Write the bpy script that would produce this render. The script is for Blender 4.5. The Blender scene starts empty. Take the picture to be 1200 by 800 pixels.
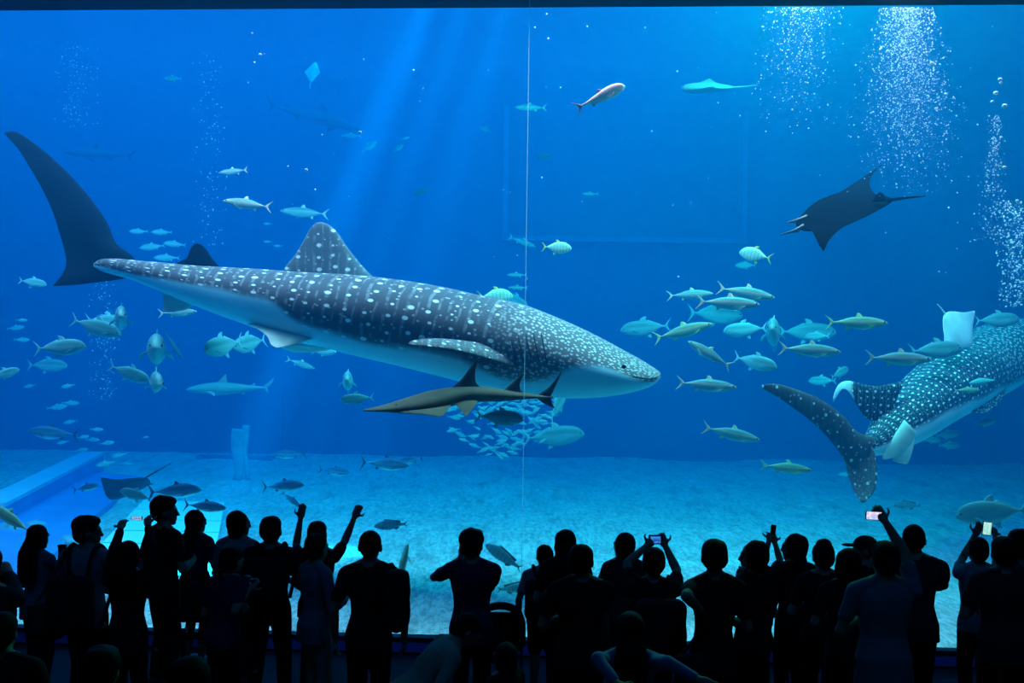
import bpy, bmesh, math, random
import numpy as np
from mathutils import Vector, Matrix, noise, Quaternion
random.seed(7); np.random.seed(7)
C = bpy.context.scene.collection
SC = bpy.context.scene
R = math.radians
# ---------------------------------------------------------------- camera
F, PPX, PPY, CAMZ, ROLL = 1240.0, 600.0, 480.0, 2.66, R(0.8)
cr, sr = math.cos(ROLL), math.sin(ROLL)
def W(px, py, d):
    """the point of the place seen at pixel px,py at distance d in front of the viewer"""
    u, v = (px-PPX)/F, (PPY-py)/F
    return Vector(((u*cr-v*sr)*d, d, CAMZ+(u*sr+v*cr)*d))
def on_level(px, py, z=0.0):
    u, v = (px-PPX)/F, (PPY-py)/F
    return W(px, py, (z-CAMZ)/(u*sr+v*cr))
cd = bpy.data.cameras.new('camera'); cam = bpy.data.objects.new('camera', cd); C.objects.link(cam)
cd.sensor_width = 36; cd.lens = F/1200*36; cd.shift_y = 80/1200; cd.clip_end = 200
cam.matrix_world = Matrix(((cr, -sr, 0, 0), (0, 0, -1, 0), (sr, cr, 0, CAMZ), (0, 0, 0, 1)))
SC.camera = cam
# ---------------------------------------------------------------- materials
class NT:
    def __init__(s, name):
        s.m = bpy.data.materials.new(name); s.m.use_nodes = True
        s.t = s.m.node_tree; s.t.nodes.clear()
        s.out = s.n('ShaderNodeOutputMaterial')
    def n(s, kind, **kw):
        nd = s.t.nodes.new(kind)
        for k, v in kw.items(): setattr(nd, k, v)
        return nd
    def l(s, a, b): s.t.links.new(a, b)
    def setv(s, sock, v):
        if hasattr(v, 'default_value') or isinstance(v, bpy.types.NodeSocket): s.l(v, sock)
        else: sock.default_value = v
    def math(s, op, a, b=0.0, c=None, clamp=False):
        nd = s.n('ShaderNodeMath', operation=op, use_clamp=clamp)
        s.setv(nd.inputs[0], a); s.setv(nd.inputs[1], b)
        if c is not None: s.setv(nd.inputs[2], c)
        return nd.outputs[0]
    def ss(s, x, lo, hi, a=0.0, b=1.0):
        nd = s.n('ShaderNodeMapRange', interpolation_type='SMOOTHSTEP')
        s.setv(nd.inputs['Value'], x); s.setv(nd.inputs['From Min'], lo); s.setv(nd.inputs['From Max'], hi)
        s.setv(nd.inputs['To Min'], a); s.setv(nd.inputs['To Max'], b)
        return nd.outputs['Result']
    def mix(s, f, a, b):
        nd = s.n('ShaderNodeMix', data_type='RGBA')
        s.setv(nd.inputs[0], f)
        s.setv(nd.inputs[6], a if not isinstance(a, tuple) else (*a[:3], 1))
        s.setv(nd.inputs[7], b if not isinstance(b, tuple) else (*b[:3], 1))
        return nd.outputs[2]
    def attr(s, name): return s.n('ShaderNodeAttribute', attribute_name=name).outputs['Fac']
    def noise(s, scale, vec=None, detail=3.0, rough=0.5):
        nd = s.n('ShaderNodeTexNoise'); nd.inputs['Scale'].default_value = scale
        nd.inputs['Detail'].default_value = detail; nd.inputs['Roughness'].default_value = rough
        if vec is not None: s.l(vec, nd.inputs['Vector'])
        return nd.outputs['Fac']
    def obj(s): return s.n('ShaderNodeTexCoord').outputs['Object']
    def gen(s): return s.n('ShaderNodeTexCoord').outputs['Generated']
    def pos(s): return s.n('ShaderNodeNewGeometry').outputs['Position']
    def sep(s, v):
        nd = s.n('ShaderNodeSeparateXYZ'); s.l(v, nd.inputs[0]); return nd.outputs
    def bsdf(s, col, rough=0.5, metal=0.0, spec=0.5, bump=None, bstr=0.3, bdist=0.01):
        b = s.n('ShaderNodeBsdfPrincipled')
        s.setv(b.inputs['Base Color'], col if not isinstance(col, tuple) else (*col[:3], 1))
        s.setv(b.inputs['Roughness'], rough); s.setv(b.inputs['Metallic'], metal)
        b.inputs['Specular IOR Level'].default_value = spec
        if bump is not None:
            bn = s.n('ShaderNodeBump'); bn.inputs['Strength'].default_value = bstr; bn.inputs['Distance'].default_value = bdist
            s.l(bump, bn.inputs['Height']); s.l(bn.outputs[0], b.inputs['Normal'])
        s.l(b.outputs[0], s.out.inputs['Surface'])
        return s.m
MATS = {}
def plain(name, col, rough=0.6, metal=0.0, spec=0.5, nscale=None, namt=0.25, bstr=0.2):
    if name in MATS: return MATS[name]
    t = NT(name)
    if nscale:
        nz = t.noise(nscale, t.obj(), 4)
        c2 = tuple(max(0, v*(1-namt)) for v in col); c1 = tuple(min(1, v*(1+namt)) for v in col)
        m = t.bsdf(t.mix(nz, c2, c1), rough, metal, spec, nz, bstr)
    else: m = t.bsdf(col, rough, metal, spec)
    MATS[name] = m; return m
# ---------------------------------------------------------------- mesh helpers
def mesh(name, V, Fc, smooth=True):
    me = bpy.data.meshes.new(name)
    me.from_pydata([tuple(v) for v in V], [], Fc)
    bm = bmesh.new(); bm.from_mesh(me); bmesh.ops.recalc_face_normals(bm, faces=bm.faces); bm.to_mesh(me); bm.free()
    if smooth: me.polygons.foreach_set('use_smooth', [True]*len(me.polygons))
    me.update(); return me
def ob(name, me, mat=None, parent=None, loc=None):
    o = bpy.data.objects.new(name, me); C.objects.link(o)
    if mat is not None and me is not None and len(me.materials) == 0: me.materials.append(mat)
    if parent is not None: o.parent = parent
    if loc is not None: o.location = loc
    return o
def tag(o, label=None, cat=None, group=None, kind=None):
    if label: o['label'] = label
    if cat: o['category'] = cat
    if group: o['group'] = group
    if kind: o['kind'] = kind
    return o
def empty(name, loc=(0, 0, 0), rot=None):
    o = bpy.data.objects.new(name, None); C.objects.link(o); o.location = loc; o.empty_display_size = 0.1
    if rot is not None: o.rotation_euler = rot
    return o
def copy_tree(o):
    c = o.copy(); C.objects.link(c)
    for ch in list(o.children):
        k = ch.copy(); C.objects.link(k); k.parent = c
        for g in list(ch.children):
            q = g.copy(); C.objects.link(q); q.parent = k
    return c
def cm(pts, n):
    """Catmull-Rom resample of tuples"""
    P = np.array([tuple(p) for p in pts], float); m = len(P)
    if m == 2: P = np.array([P[0], (P[0]*2+P[1])/3, (P[0]+2*P[1])/3, P[1]]); m = 4
    d = np.r_[0, np.cumsum(np.maximum(1e-9, np.linalg.norm(np.diff(P[:, :min(3, P.shape[1])], axis=0), axis=1)))]
    out = []
    for s in np.linspace(0, d[-1], n):
        i = min(m-2, max(0, int(np.searchsorted(d, s, side='right')-1)))
        t = (s-d[i])/(d[i+1]-d[i])
        p1, p2 = P[i], P[i+1]
        h = d[i+1]-d[i]
        m1 = (P[i+1]-P[i-1])/(d[i+1]-d[i-1])*h if i > 0 else (p2-p1)
        m2 = (P[i+2]-P[i])/(d[i+2]-d[i])*h if i+2 < m else (p2-p1)
        t2, t3 = t*t, t*t*t
        out.append((2*t3-3*t2+1)*p1+(t3-2*t2+t)*m1+(-2*t3+3*t2)*p2+(t3-t2)*m2)
    return np.array(out)
def ring_loft(rings, cap=True):
    n = len(rings[0]); V = []; Fc = []
    for r in rings: V += [Vector(tuple(p)) for p in r]
    for i in range(len(rings)-1):
        for j in range(n):
            a, b = i*n+j, i*n+(j+1) % n
            Fc.append((a, b, b+n, a+n))
    if cap:
        for k, base in ((0, 0), (1, (len(rings)-1)*n)):
            c = Vector((0, 0, 0))
            for j in range(n): c += V[base+j]
            V.append(c/n); ci = len(V)-1
            for j in range(n):
                Fc.append((base+j, base+(j+1) % n, ci) if k else (base+(j+1) % n, base+j, ci))
    return V, Fc
def ell_ring(c, side, up, hw, hh, n=16, p=2.0):
    out = []
    for j in range(n):
        a = 2*math.pi*j/n; s, co = math.sin(a), math.cos(a)
        e = 2.0/p
        out.append(c + side*(hw*math.copysign(abs(s)**e, s)) + up*(hh*math.copysign(abs(co)**e, co)))
    return out
def fin(lead, trail, thick, normal, nt=14, nc=7, prof=None):
    """solid fin between a leading and a trailing edge, root first, foil section"""
    L, T = cm(lead, nt), cm(trail, nt); nrm = np.array(tuple(Vector(tuple(normal)).normalized()))
    rings = []
    for i in range(nt):
        t = i/(nt-1); ch = T[i]-L[i]
        th = thick*(prof(t) if prof else 1-0.85*t)*min(1.0, np.linalg.norm(ch)/(abs(thick)*2+1e-9)+0.15)
        up, dn = [], []
        for k in range(nc):
            c = (1-math.cos(math.pi*k/(nc-1)))/2
            f = 2.6*(math.sqrt(max(c, 0))*(1-c))*0.5+0.10
            if k in (0, nc-1): f = 0.06
            q = L[i]+ch*c
            up.append(q+nrm*th*f); dn.append(q-nrm*th*f)
        rings.append(up+dn[::-1])
    return ring_loft(rings)
def merge(*parts):
    V, Fc = [], []
    for v, f in parts:
        o = len(V); V += list(v); Fc += [tuple(i+o for i in q) for q in f]
    return V, Fc
def capsule(a, b, ra, rb, n=12, flat=1.0, fdir=None):
    a, b = Vector(a), Vector(b); ax = (b-a)
    L = ax.length; ax = ax.normalized() if L > 1e-6 else Vector((0, 0, 1))
    h = Vector(fdir) if fdir is not None else (Vector((0, 1, 0)) if abs(ax.y) < 0.9 else Vector((1, 0, 0)))
    s = ax.cross(h).normalized(); u = s.cross(ax).normalized()
    rings = []
    for k in range(5):
        t = math.pi/2*(k+0.35)/5; rings.append(ell_ring(a-ax*ra*math.cos(t), s, u, ra*math.sin(t), ra*math.sin(t)*flat, n))
    m = 5
    for k in range(m+1):
        t = k/m; r = ra+(rb-ra)*t; rings.append(ell_ring(a+(b-a)*t, s, u, r, r*flat, n))
    for k in range(5):
        t = math.pi/2*(1-(k+0.65)/5); rings.append(ell_ring(b+ax*rb*math.cos(t), s, u, rb*math.sin(t), rb*math.sin(t)*flat, n))
    return ring_loft(rings)
def ellipsoid(c, r, M=None, n=16, m=10):
    c = Vector(c); M = M or Matrix.Identity(3)
    sx, sy, sz = M @ Vector((1, 0, 0)), M @ Vector((0, 1, 0)), M @ Vector((0, 0, 1))
    rings = []
    for k in range(m):
        t = math.pi*(k+0.4)/(m-0.2)
        rings.append(ell_ring(c+sz*r[2]*math.cos(t), sx, sy, r[0]*math.sin(t), r[1]*math.sin(t), n))
    return ring_loft(rings)
def tube(pts, r, n=8, res=None):
    P = cm(pts, res or max(4, len(pts)*3)); rings = []
    s_prev = None
    for i in range(len(P)):
        t = Vector(P[min(i+1, len(P)-1)]-P[max(i-1, 0)]).normalized()
        h = s_prev if s_prev is not None else (Vector((0, 0, 1)) if abs(t.z) < 0.9 else Vector((1, 0, 0)))
        u = (h-t*h.dot(t)).normalized(); s_prev = u; s = t.cross(u)
        rr = r if not hasattr(r, '__len__') else r[0]+(r[1]-r[0])*i/(len(P)-1)
        rings.append(ell_ring(Vector(P[i]), s, u, rr, rr, n))
    return ring_loft(rings)
def box(c, s, rz=0.0):
    c = Vector(c); M = Matrix.Rotation(rz, 3, 'Z'); V = []
    for x in (-1, 1):
        for y in (-1, 1):
            for z in (-1, 1): V.append(c+M @ Vector((x*s[0]/2, y*s[1]/2, z*s[2]/2)))
    return V, [(0, 1, 3, 2), (4, 6, 7, 5), (0, 4, 5, 1), (2, 3, 7, 6), (0, 2, 6, 4), (1, 5, 7, 3)]
def bevbox(c, s, bev=0.02, rz=0.0, seg=3):
    V, Fc = box((0, 0, 0), s)
    bm = bmesh.new(); vs = [bm.verts.new(v) for v in V]; [bm.faces.new([vs[i] for i in f]) for f in Fc]
    bmesh.ops.bevel(bm, geom=list(bm.edges)+list(bm.verts), offset=bev, segments=seg, affect='EDGES', profile=0.5)
    M = Matrix.Translation(Vector(c)) @ Matrix.Rotation(rz, 4, 'Z'); bm.verts.index_update()
    out = ([M @ v.co for v in bm.verts], [tuple(v.index for v in f.verts) for f in bm.faces]); bm.free(); return out
WSC = None
def remesh(part, voxel, smooth=2, name='m', amp=0.0, freq=8.0, seed=0.0, stretch=None):
    """weld overlapping closed pieces into one continuous skin"""
    global WSC
    if WSC is None: WSC = bpy.data.scenes.new('work')
    me = mesh('tmp', *part); o = bpy.data.objects.new('tmp', me); WSC.collection.objects.link(o)
    md = o.modifiers.new('r', 'REMESH'); md.mode = 'VOXEL'; md.voxel_size = voxel; md.use_smooth_shade = True
    if smooth:
        sm = o.modifiers.new('s', 'SMOOTH'); sm.factor = 0.5; sm.iterations = smooth
    WSC.view_layers[0].update(); dg = WSC.view_layers[0].depsgraph
    out = bpy.data.meshes.new_from_object(o.evaluated_get(dg)); out.name = name
    bpy.data.objects.remove(o, do_unlink=True)
    # keep only the largest island
    bm = bmesh.new(); bm.from_mesh(out); bm.verts.ensure_lookup_table()
    seen = set(); best = []
    for v in bm.verts:
        if v.index in seen: continue
        st = [v]; seen.add(v.index); isl = [v]
        while st:
            q = st.pop()
            for e in q.link_edges:
                w = e.other_vert(q)
                if w.index not in seen: seen.add(w.index); st.append(w); isl.append(w)
        if len(isl) > len(best): best = isl
    if len(best) < len(bm.verts):
        keep = set(v.index for v in best)
        bmesh.ops.delete(bm, geom=[v for v in bm.verts if v.index not in keep], context='VERTS')
    if amp:
        bm.normal_update()
        sv = stretch or (1, 1, 1)
        for v in bm.verts:
            p = Vector((v.co.x*sv[0], v.co.y*sv[1], v.co.z*sv[2]))*freq+Vector((seed, seed*1.7, -seed))
            v.co += v.normal*(noise.noise(p)*amp)
    bm.to_mesh(out); bm.free()
    out.polygons.foreach_set('use_smooth', [True]*len(out.polygons)); out.materials.clear(); return out
def fattr(me, name, vals):
    a = me.attributes.new(name, 'FLOAT', 'POINT'); a.data.foreach_set('value', np.asarray(vals, dtype=np.float32))
# ================================================================ setting
GD, GS = 11.5, -0.052            # window plane: y = GD + GS*x
def gy(x): return GD+GS*x
GA = math.atan(GS)
TOPZ = 7.20
def struct(name, part, mat, smooth=False):
    o = ob(name, mesh(name, *part, smooth=smooth), mat); o['kind'] = 'structure'; return o
# hall
t = NT('carpet'); nz = t.noise(60, t.obj(), 5)
M_carpet = t.bsdf(t.mix(nz, (0.035, 0.04, 0.06), (0.075, 0.08, 0.11)), 0.85, 0, 0.3, nz, 0.5)
M_black = plain('black_frame_paint', (0.012, 0.013, 0.016), 0.5, nscale=20)
M_kerb = plain('blue_kerb_paint', (0.06, 0.24, 0.90), 0.45, nscale=12, namt=0.12)
M_hall = plain('dark_hall_paint', (0.02, 0.022, 0.03), 0.8, nscale=6)
struct('floor', box((0, 2.0, -0.05), (26, 19.0+0.9, 0.1)), M_carpet)
struct('ceiling', box((0, 1.5, 10.05), (26, 20.5, 0.1)), M_hall)
struct('wall_back', box((0, -8.05, 5), (26, 0.1, 10)), M_hall)
struct('wall_left', box((-12.95, 2, 5), (0.1, 20, 10)), M_hall)
struct('wall_right', box((12.95, 2, 5), (0.1, 20, 10)), M_hall)
def along(x0, x1, z0, z1, yo0, yo1):
    """bar running along the window, yo measured from the window plane"""
    V = []
    for x in (x0, x1):
        for yo in (yo0, yo1):
            for z in (z0, z1): V.append(Vector((x, gy(x)+yo, z)))
    return V, [(0, 1, 3, 2), (4, 6, 7, 5), (0, 4, 5, 1), (2, 3, 7, 6), (0, 2, 6, 4), (1, 5, 7, 3)]
struct('trim_1', along(-12.5, 12.5, -0.02, 0.022, -0.13, 0.0), M_black)
struct('baseboard_front', along(-12.5, 12.5, 0.022, 0.15, -0.10, 0.0), M_kerb)
struct('trim_2', along(-12.5, 12.5, 0.15, 0.185, -0.12, 0.06), M_black)
struct('wall_front', along(-12.5, 12.5, TOPZ, 10.0, -0.3, 0.45), plain('header_paint', (0.01, 0.02, 0.06), 0.6, nscale=8))
# acrylic panes (window_1, window_2), joined by a fine vertical seam
t = NT('clear_acrylic'); tr = t.n('ShaderNodeBsdfTransparent'); tr.inputs[0].default_value = (0.985, 0.995, 1, 1)
gl = t.n('ShaderNodeBsdfGlossy'); gl.inputs['Roughness'].default_value = 0.02
fr = t.n('ShaderNodeFresnel'); fr.inputs['IOR'].default_value = 1.3
mx = t.n('ShaderNodeMixShader'); t.l(fr.outputs[0], mx.inputs[0]); t.l(tr.outputs[0], mx.inputs[1]); t.l(gl.outputs[0], mx.inputs[2])
t.l(mx.outputs[0], t.out.inputs['Surface']); M_acr = t.m
t = NT('seam_glue'); tr = t.n('ShaderNodeBsdfTransparent'); df = t.n('ShaderNodeBsdfTranslucent'); df.inputs[0].default_value = (0.8, 0.9, 0.9, 1)
mx = t.n('ShaderNodeMixShader'); mx.inputs[0].default_value = 0.18; t.l(tr.outputs[0], mx.inputs[1]); t.l(df.outputs[0], mx.inputs[2])
t.l(mx.outputs[0], t.out.inputs['Surface']); M_seam = t.m
SX = W(616.5, 300, GD).x
struct('window_1', along(-12.5, SX-0.005, 0.17, TOPZ+0.01, 0.0, 0.06), M_acr)
struct('window_2', along(SX+0.005, 12.5, 0.17, TOPZ+0.01, 0.0, 0.06), M_acr)
struct('trim_3', along(SX-0.005, SX+0.005, 0.18, TOPZ, 0.0, 0.06), M_seam)
# tank shell
BY, WS = 30.0, 13.8              # back wall distance, water surface height
TX = 17.0
t = NT('tank_paint'); nz = t.noise(0.6, t.obj(), 4)
M_tank = t.bsdf(t.mix(nz, (0.02, 0.08, 0.17), (0.028, 0.10, 0.20)), 0.6, 0, 0.3)
M_tank2 = plain('tank_paint_light', (0.045, 0.16, 0.30), 0.5, nscale=3)
struct('wall_tank_back', box((0, BY+0.2, WS/2), (2*TX+1, 0.4, WS+1)), M_tank)
struct('wall_tank_left', box((-TX-0.2, (BY+12)/2, WS/2), (0.4, BY-11.0, WS+1)), M_tank)
struct('wall_tank_right', box((TX+0.2, (BY+11)/2, WS/2), (0.4, BY-10.0, WS+1)), M_tank)
# seabed: gently rising speckled sand
def sand_z(x, y):
    k = max(0.0, (y-gy(0))/(BY-GD))
    z = 0.10+1.23*k**1.05
    z += 0.10*noise.noise(Vector((x*0.35, y*0.35, 1.0)))*min(1, k*6)+0.03*noise.noise(Vector((x*1.3, y*1.3, 4.0)))*min(1, k*10)
    return z
nx, ny = 170, 110; V = []; Fc = []
for i in range(nx+1):
    for j in range(ny+1):
        x = -TX+2*TX*i/nx; q = (j/ny)**1.5; y = (GD-1.3)+q*(BY+0.1-GD+1.3)
        y = max(y, gy(x)+0.08)
        V.append(Vector((x, y, sand_z(x, y))))
for i in range(nx):
    for j in range(ny):
        a = i*(ny+1)+j; Fc.append((a, a+1, a+ny+2, a+ny+1))
t = NT('coral_sand'); p = t.pos()
mp = t.n('ShaderNodeMapping'); mp.inputs['Scale'].default_value = (1.0, 0.28, 1.0); t.l(p, mp.inputs['Vector']); q = mp.outputs[0]
n1 = t.noise(15, q, 6, 0.8); n2 = t.noise(1.1, p, 4, 0.6); n3 = t.noise(3.2, q, 5, 0.7); n4 = t.noise(34, q, 4, 0.8)
c = t.mix(t.ss(n1, 0.36, 0.60), (0.42, 0.47, 0.46), (0.97, 0.97, 0.94))
c = t.mix(t.ss(n2, 0.38, 0.68, 0, 0.30), c, (0.40, 0.46, 0.46))
c = t.mix(t.ss(n3, 0.50, 0.66, 0, 0.62), c, (0.28, 0.33, 0.33))
c = t.mix(t.ss(n4, 0.57, 0.66, 0, 0.8), c, (1.0, 1.0, 0.98))
M_sand = t.bsdf(c, 0.9, 0, 0.1, n1, 1.0, 0.08)
o = ob('floor_seabed', mesh('floor_seabed', V, Fc), M_sand); o['kind'] = 'structure'
# water body
t = NT('sea_water')
vs = t.n('ShaderNodeVolumeScatter'); va = t.n('ShaderNodeVolumeAbsorption'); ad = t.n('ShaderNodeAddShader')
SIG_S = (0.0001, 0.0125, 0.031); SIG_A = (0.25, 0.034, 0.010)
vs.inputs['Color'].default_value = (SIG_S[0]/0.1, SIG_S[1]/0.1, SIG_S[2]/0.1, 1); vs.inputs['Density'].default_value = 0.1
vs.inputs['Anisotropy'].default_value = 0.0
va.inputs['Color'].default_value = (1-SIG_A[0]/0.4, 1-SIG_A[1]/0.4, 1-SIG_A[2]/0.4, 1); va.inputs['Density'].default_value = 0.4
t.l(vs.outputs[0], ad.inputs[0]); t.l(va.outputs[0], ad.inputs[1]); t.l(ad.outputs[0], t.out.inputs['Volume'])
M_water = t.m
V = []
for x in (-TX-0.05, TX+0.05):
    for yy in (None, BY+0.05):
        for z in (-0.3, WS+2.0): V.append(Vector((x, (gy(x)+0.065) if yy is None else yy, z)))
wo = ob('water', mesh('water', V, [(0, 1, 3, 2), (4, 6, 7, 5), (0, 4, 5, 1), (2, 3, 7, 6), (0, 2, 6, 4), (1, 5, 7, 3)], False), M_water)
wo['kind'] = 'structure'
# recessed viewing bay in the far wall (the faint rectangle)
def wall_rect(px0, py0, px1, py1, d):
    a, b = W(px0, py0, d), W(px1, py1, d); return a.x, a.z, b.x, b.z
x0, zt, x1, zb = wall_rect(594, 128, 870, 284, BY)
for k, (c, s) in enumerate((((x0+x1)/2, zb), (x1-x0, 0.16)) if False else ()): pass
M_bay = plain('bay_paint', (0.018, 0.066, 0.145), 0.4, nscale=2)
struct('wall_bay', box(((x0+x1)/2, BY-0.02, (zt+zb)/2), (x1-x0, 0.06, zt-zb)), M_bay)
struct('trim_4', box(((x0+x1)/2, BY-0.12, zb), (x1-x0+0.2, 0.25, 0.14)), M_tank2)
struct('trim_5', box((x0, BY-0.12, (zt+zb)/2), (0.14, 0.25, zt-zb)), M_tank2)
struct('trim_6', box((x1, BY-0.12, (zt+zb)/2), (0.14, 0.25, zt-zb)), M_tank2)
# lower plinths along the far wall, wide dark panels
for k, (a, b, c_, d_) in enumerate(((118, 460, 330, 540), (880, 435, 1010, 520))):
    q0, z1, q1, z0 = wall_rect(a, b, c_, d_, BY)
    struct('wall_panel', box(((q0+q1)/2, BY-0.03, (z0+z1)/2), (q1-q0, 0.08, z1-z0)), M_bay)
# pale sills on the sand in front of the far wall
for (a, b, y) in ((233, 320, 534),):
    p, q = W(a, y, 28.6), W(b, y, 28.6)
    struct('trim_7', box(((p.x+q.x)/2, 28.6, p.z-0.05), (q.x-p.x, 0.5, 0.16)), M_tank2)
# ledge, painted channel floor and slatted platform at the left
def slab(quad, h, mat, name, z=None):
    top = [on_level(px, py, zz) for px, py, zz in quad]
    bot = [Vector((p.x, p.y, p.z-h)) for p in top]; n = len(top)
    Fc = [tuple(range(n)), tuple(range(2*n-1, n-1, -1))]+[(i, i+n, (i+1) % n+n, (i+1) % n) for i in range(n)]
    return struct(name, (top+bot, Fc), mat)
M_ledge = plain('ledge_paint', (0.35, 0.55, 0.75), 0.5, nscale=5)
M_chan = plain('channel_paint', (0.10, 0.26, 0.62), 0.5, nscale=2)
def on_sand(px, py, up=0.0):
    lo, hi = 11.7, 29.8
    for _ in range(40):
        m = (lo+hi)/2; q = W(px, py, m)
        if q.z > sand_z(q.x, q.y)+up: lo = m
        else: hi = m
    return W(px, py, lo)
def sand_slab(quad, up, thick, mat, name):
    top = [on_sand(px, py, up) for px, py in quad]; bot = [Vector((p.x, p.y, p.z-thick)) for p in top]; n = len(top)
    return struct(name, (top+bot, [tuple(range(n)), tuple(range(2*n-1, n-1, -1))]+[(i, i+n, (i+1) % n+n, (i+1) % n) for i in range(n)]), mat)
sand_slab([(-40, 606), (30, 580), (100, 552), (168, 558), (128, 590), (100, 612), (62, 650), (30, 690), (-60, 700)], .12, .3, M_chan, 'floor_channel')
A_, B_ = on_sand(-30, 622), on_sand(98, 552); n_ = (B_-A_).cross(Vector((0, 0, 1))).normalized()
if n_.y < 0: n_ = -n_
def wall_bar(z0, z1, o0, o1):
    V = []
    for P in (A_, B_):
        for o in (o0, o1):
            for z in (z0, z1): V.append(P+n_*o+Vector((0, 0, z)))
    return V, [(0, 1, 3, 2), (4, 6, 7, 5), (0, 4, 5, 1), (2, 3, 7, 6), (0, 2, 6, 4), (1, 5, 7, 3)]
struct('wall_ledge', wall_bar(-.2, .40, 0, .45), M_chan)
struct('trim_8', wall_bar(.40, .47, -.03, .48), M_ledge)
# ================================================================ big animals
def spotted_skin(name, back, belly, spot, edge, col=0.26, row=0.19, spot_r=0.105, head_scale=15.5, line=0.34):
    """whale shark hide: rows of pale spots and faint bars on the body, crowded flecks on the head, pale belly"""
    t = NT(name)
    su, sv, dark, head = t.attr('su'), t.attr('sv'), t.attr('dark'), t.attr('head')
    cb = t.n('ShaderNodeCombineXYZ'); t.l(t.math('DIVIDE', su, col), cb.inputs[0]); t.l(t.math('DIVIDE', sv, row), cb.inputs[1])
    vo = t.n('ShaderNodeTexVoronoi', voronoi_dimensions='2D'); vo.inputs['Scale'].default_value = 1.0; vo.inputs['Randomness'].default_value = 0.34
    t.l(cb.outputs[0], vo.inputs['Vector'])
    wn = t.n('ShaderNodeTexWhiteNoise'); t.l(vo.outputs['Color'], wn.inputs['Vector'])
    sc = t.math('DIVIDE', vo.outputs['Distance'], t.math('MULTIPLY_ADD', wn.outputs['Value'], 0.75, 0.55))
    body = t.ss(sc, spot_r*1.0, spot_r*1.5, 1.0, 0.0)
    # fine flecks between
    v3 = t.n('ShaderNodeTexVoronoi', voronoi_dimensions='2D'); v3.inputs['Scale'].default_value = 2.3; t.l(cb.outputs[0], v3.inputs['Vector'])
    w3 = t.n('ShaderNodeTexWhiteNoise'); t.l(v3.outputs['Color'], w3.inputs['Vector'])
    fl = t.math('MULTIPLY', t.ss(v3.outputs['Distance'], 0.10, 0.2, 1, 0), t.math('GREATER_THAN', w3.outputs['Value'], 0.72))
    body = t.math('MAXIMUM', body, t.math('MULTIPLY', fl, 0.45))
    # bars half-way between the columns of spots
    wob = t.math('MULTIPLY_ADD', t.noise(0.7, cb.outputs[0], 1), 0.24, -0.12)
    fr = t.math('FRACT', t.math('ADD', t.math('ADD', t.math('DIVIDE', su, col), wob), 0.02))
    d = t.math('ABSOLUTE', t.math('SUBTRACT', fr, 0.5))
    bar = t.ss(t.math('ABSOLUTE', t.math('SUBTRACT', d, 0.47)), 0.02, 0.09, 1, 0)
    bar2 = t.ss(d, 0.02, 0.09, 1, 0)
    brk = t.ss(t.noise(1.7, cb.outputs[0], 2), 0.40, 0.60)
    bar = t.math('MULTIPLY', t.math('MULTIPLY', t.math('MAXIMUM', bar, bar2), brk), line*0.5)
    body = t.math('MAXIMUM', body, bar)
    cb2 = t.n('ShaderNodeCombineXYZ'); t.l(su, cb2.inputs[0]); t.l(t.math('MULTIPLY', sv, 1.15), cb2.inputs[1])
    v2 = t.n('ShaderNodeTexVoronoi', voronoi_dimensions='2D'); v2.inputs['Scale'].default_value = head_scale; v2.inputs['Randomness'].default_value = 0.85
    t.l(cb2.outputs[0], v2.inputs['Vector'])
    w2 = t.n('ShaderNodeTexWhiteNoise'); t.l(v2.outputs['Color'], w2.inputs['Vector'])
    hs = t.ss(t.math('DIVIDE', v2.outputs['Distance'], t.math('MULTIPLY_ADD', w2.outputs['Value'], 0.5, 0.72)), 0.15, 0.36, 0.62, 0.0)
    pat = t.mix(head, body, hs)
    # pattern strength as a value
    rgb = t.n('ShaderNodeRGBToBW'); t.l(pat, rgb.inputs[0])
    nz = t.noise(5, t.obj(), 4)
    bk = t.mix(nz, tuple(v*0.75 for v in back), tuple(v*1.25 for v in back))
    bk = t.mix(t.math('MULTIPLY', head, 0.55), bk, tuple(v*1.9*k_ for v, k_ in zip(back, (1.12, 1.0, .9))))
    top = t.mix(rgb.outputs[0], bk, spot)
    bl = t.mix(t.noise(3, t.obj(), 3), tuple(v*0.9 for v in belly), tuple(min(1, v*1.05) for v in belly))
    m = t.bsdf(t.mix(dark, bl, top), 0.6, 0, 0.06, nz, 0.15)
    MATS[name] = m; return m
SK1 = spotted_skin('whale_shark_hide', (0.095, 0.098, 0.115), (0.42, 0.80, 0.86), (0.88, 0.88, 0.84), 0.1)
SK2 = spotted_skin('whale_shark_hide_blue', (0.022, 0.06, 0.085), (0.75, 0.85, 0.88), (0.92, 0.95, 0.95), 0.1, col=0.15, row=0.125, spot_r=0.125, head_scale=12, line=0.36)
M_findark = plain('shark_fin_dark', (0.006, 0.014, 0.024), 0.9, 0, 0.0, nscale=3)
M_finpale = plain('shark_fin_pale', (0.62, 0.66, 0.58), 0.7, 0, 0.05, nscale=5)
M_eye = plain('fish_eye', (0.006, 0.006, 0.008), 0.15)
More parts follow.
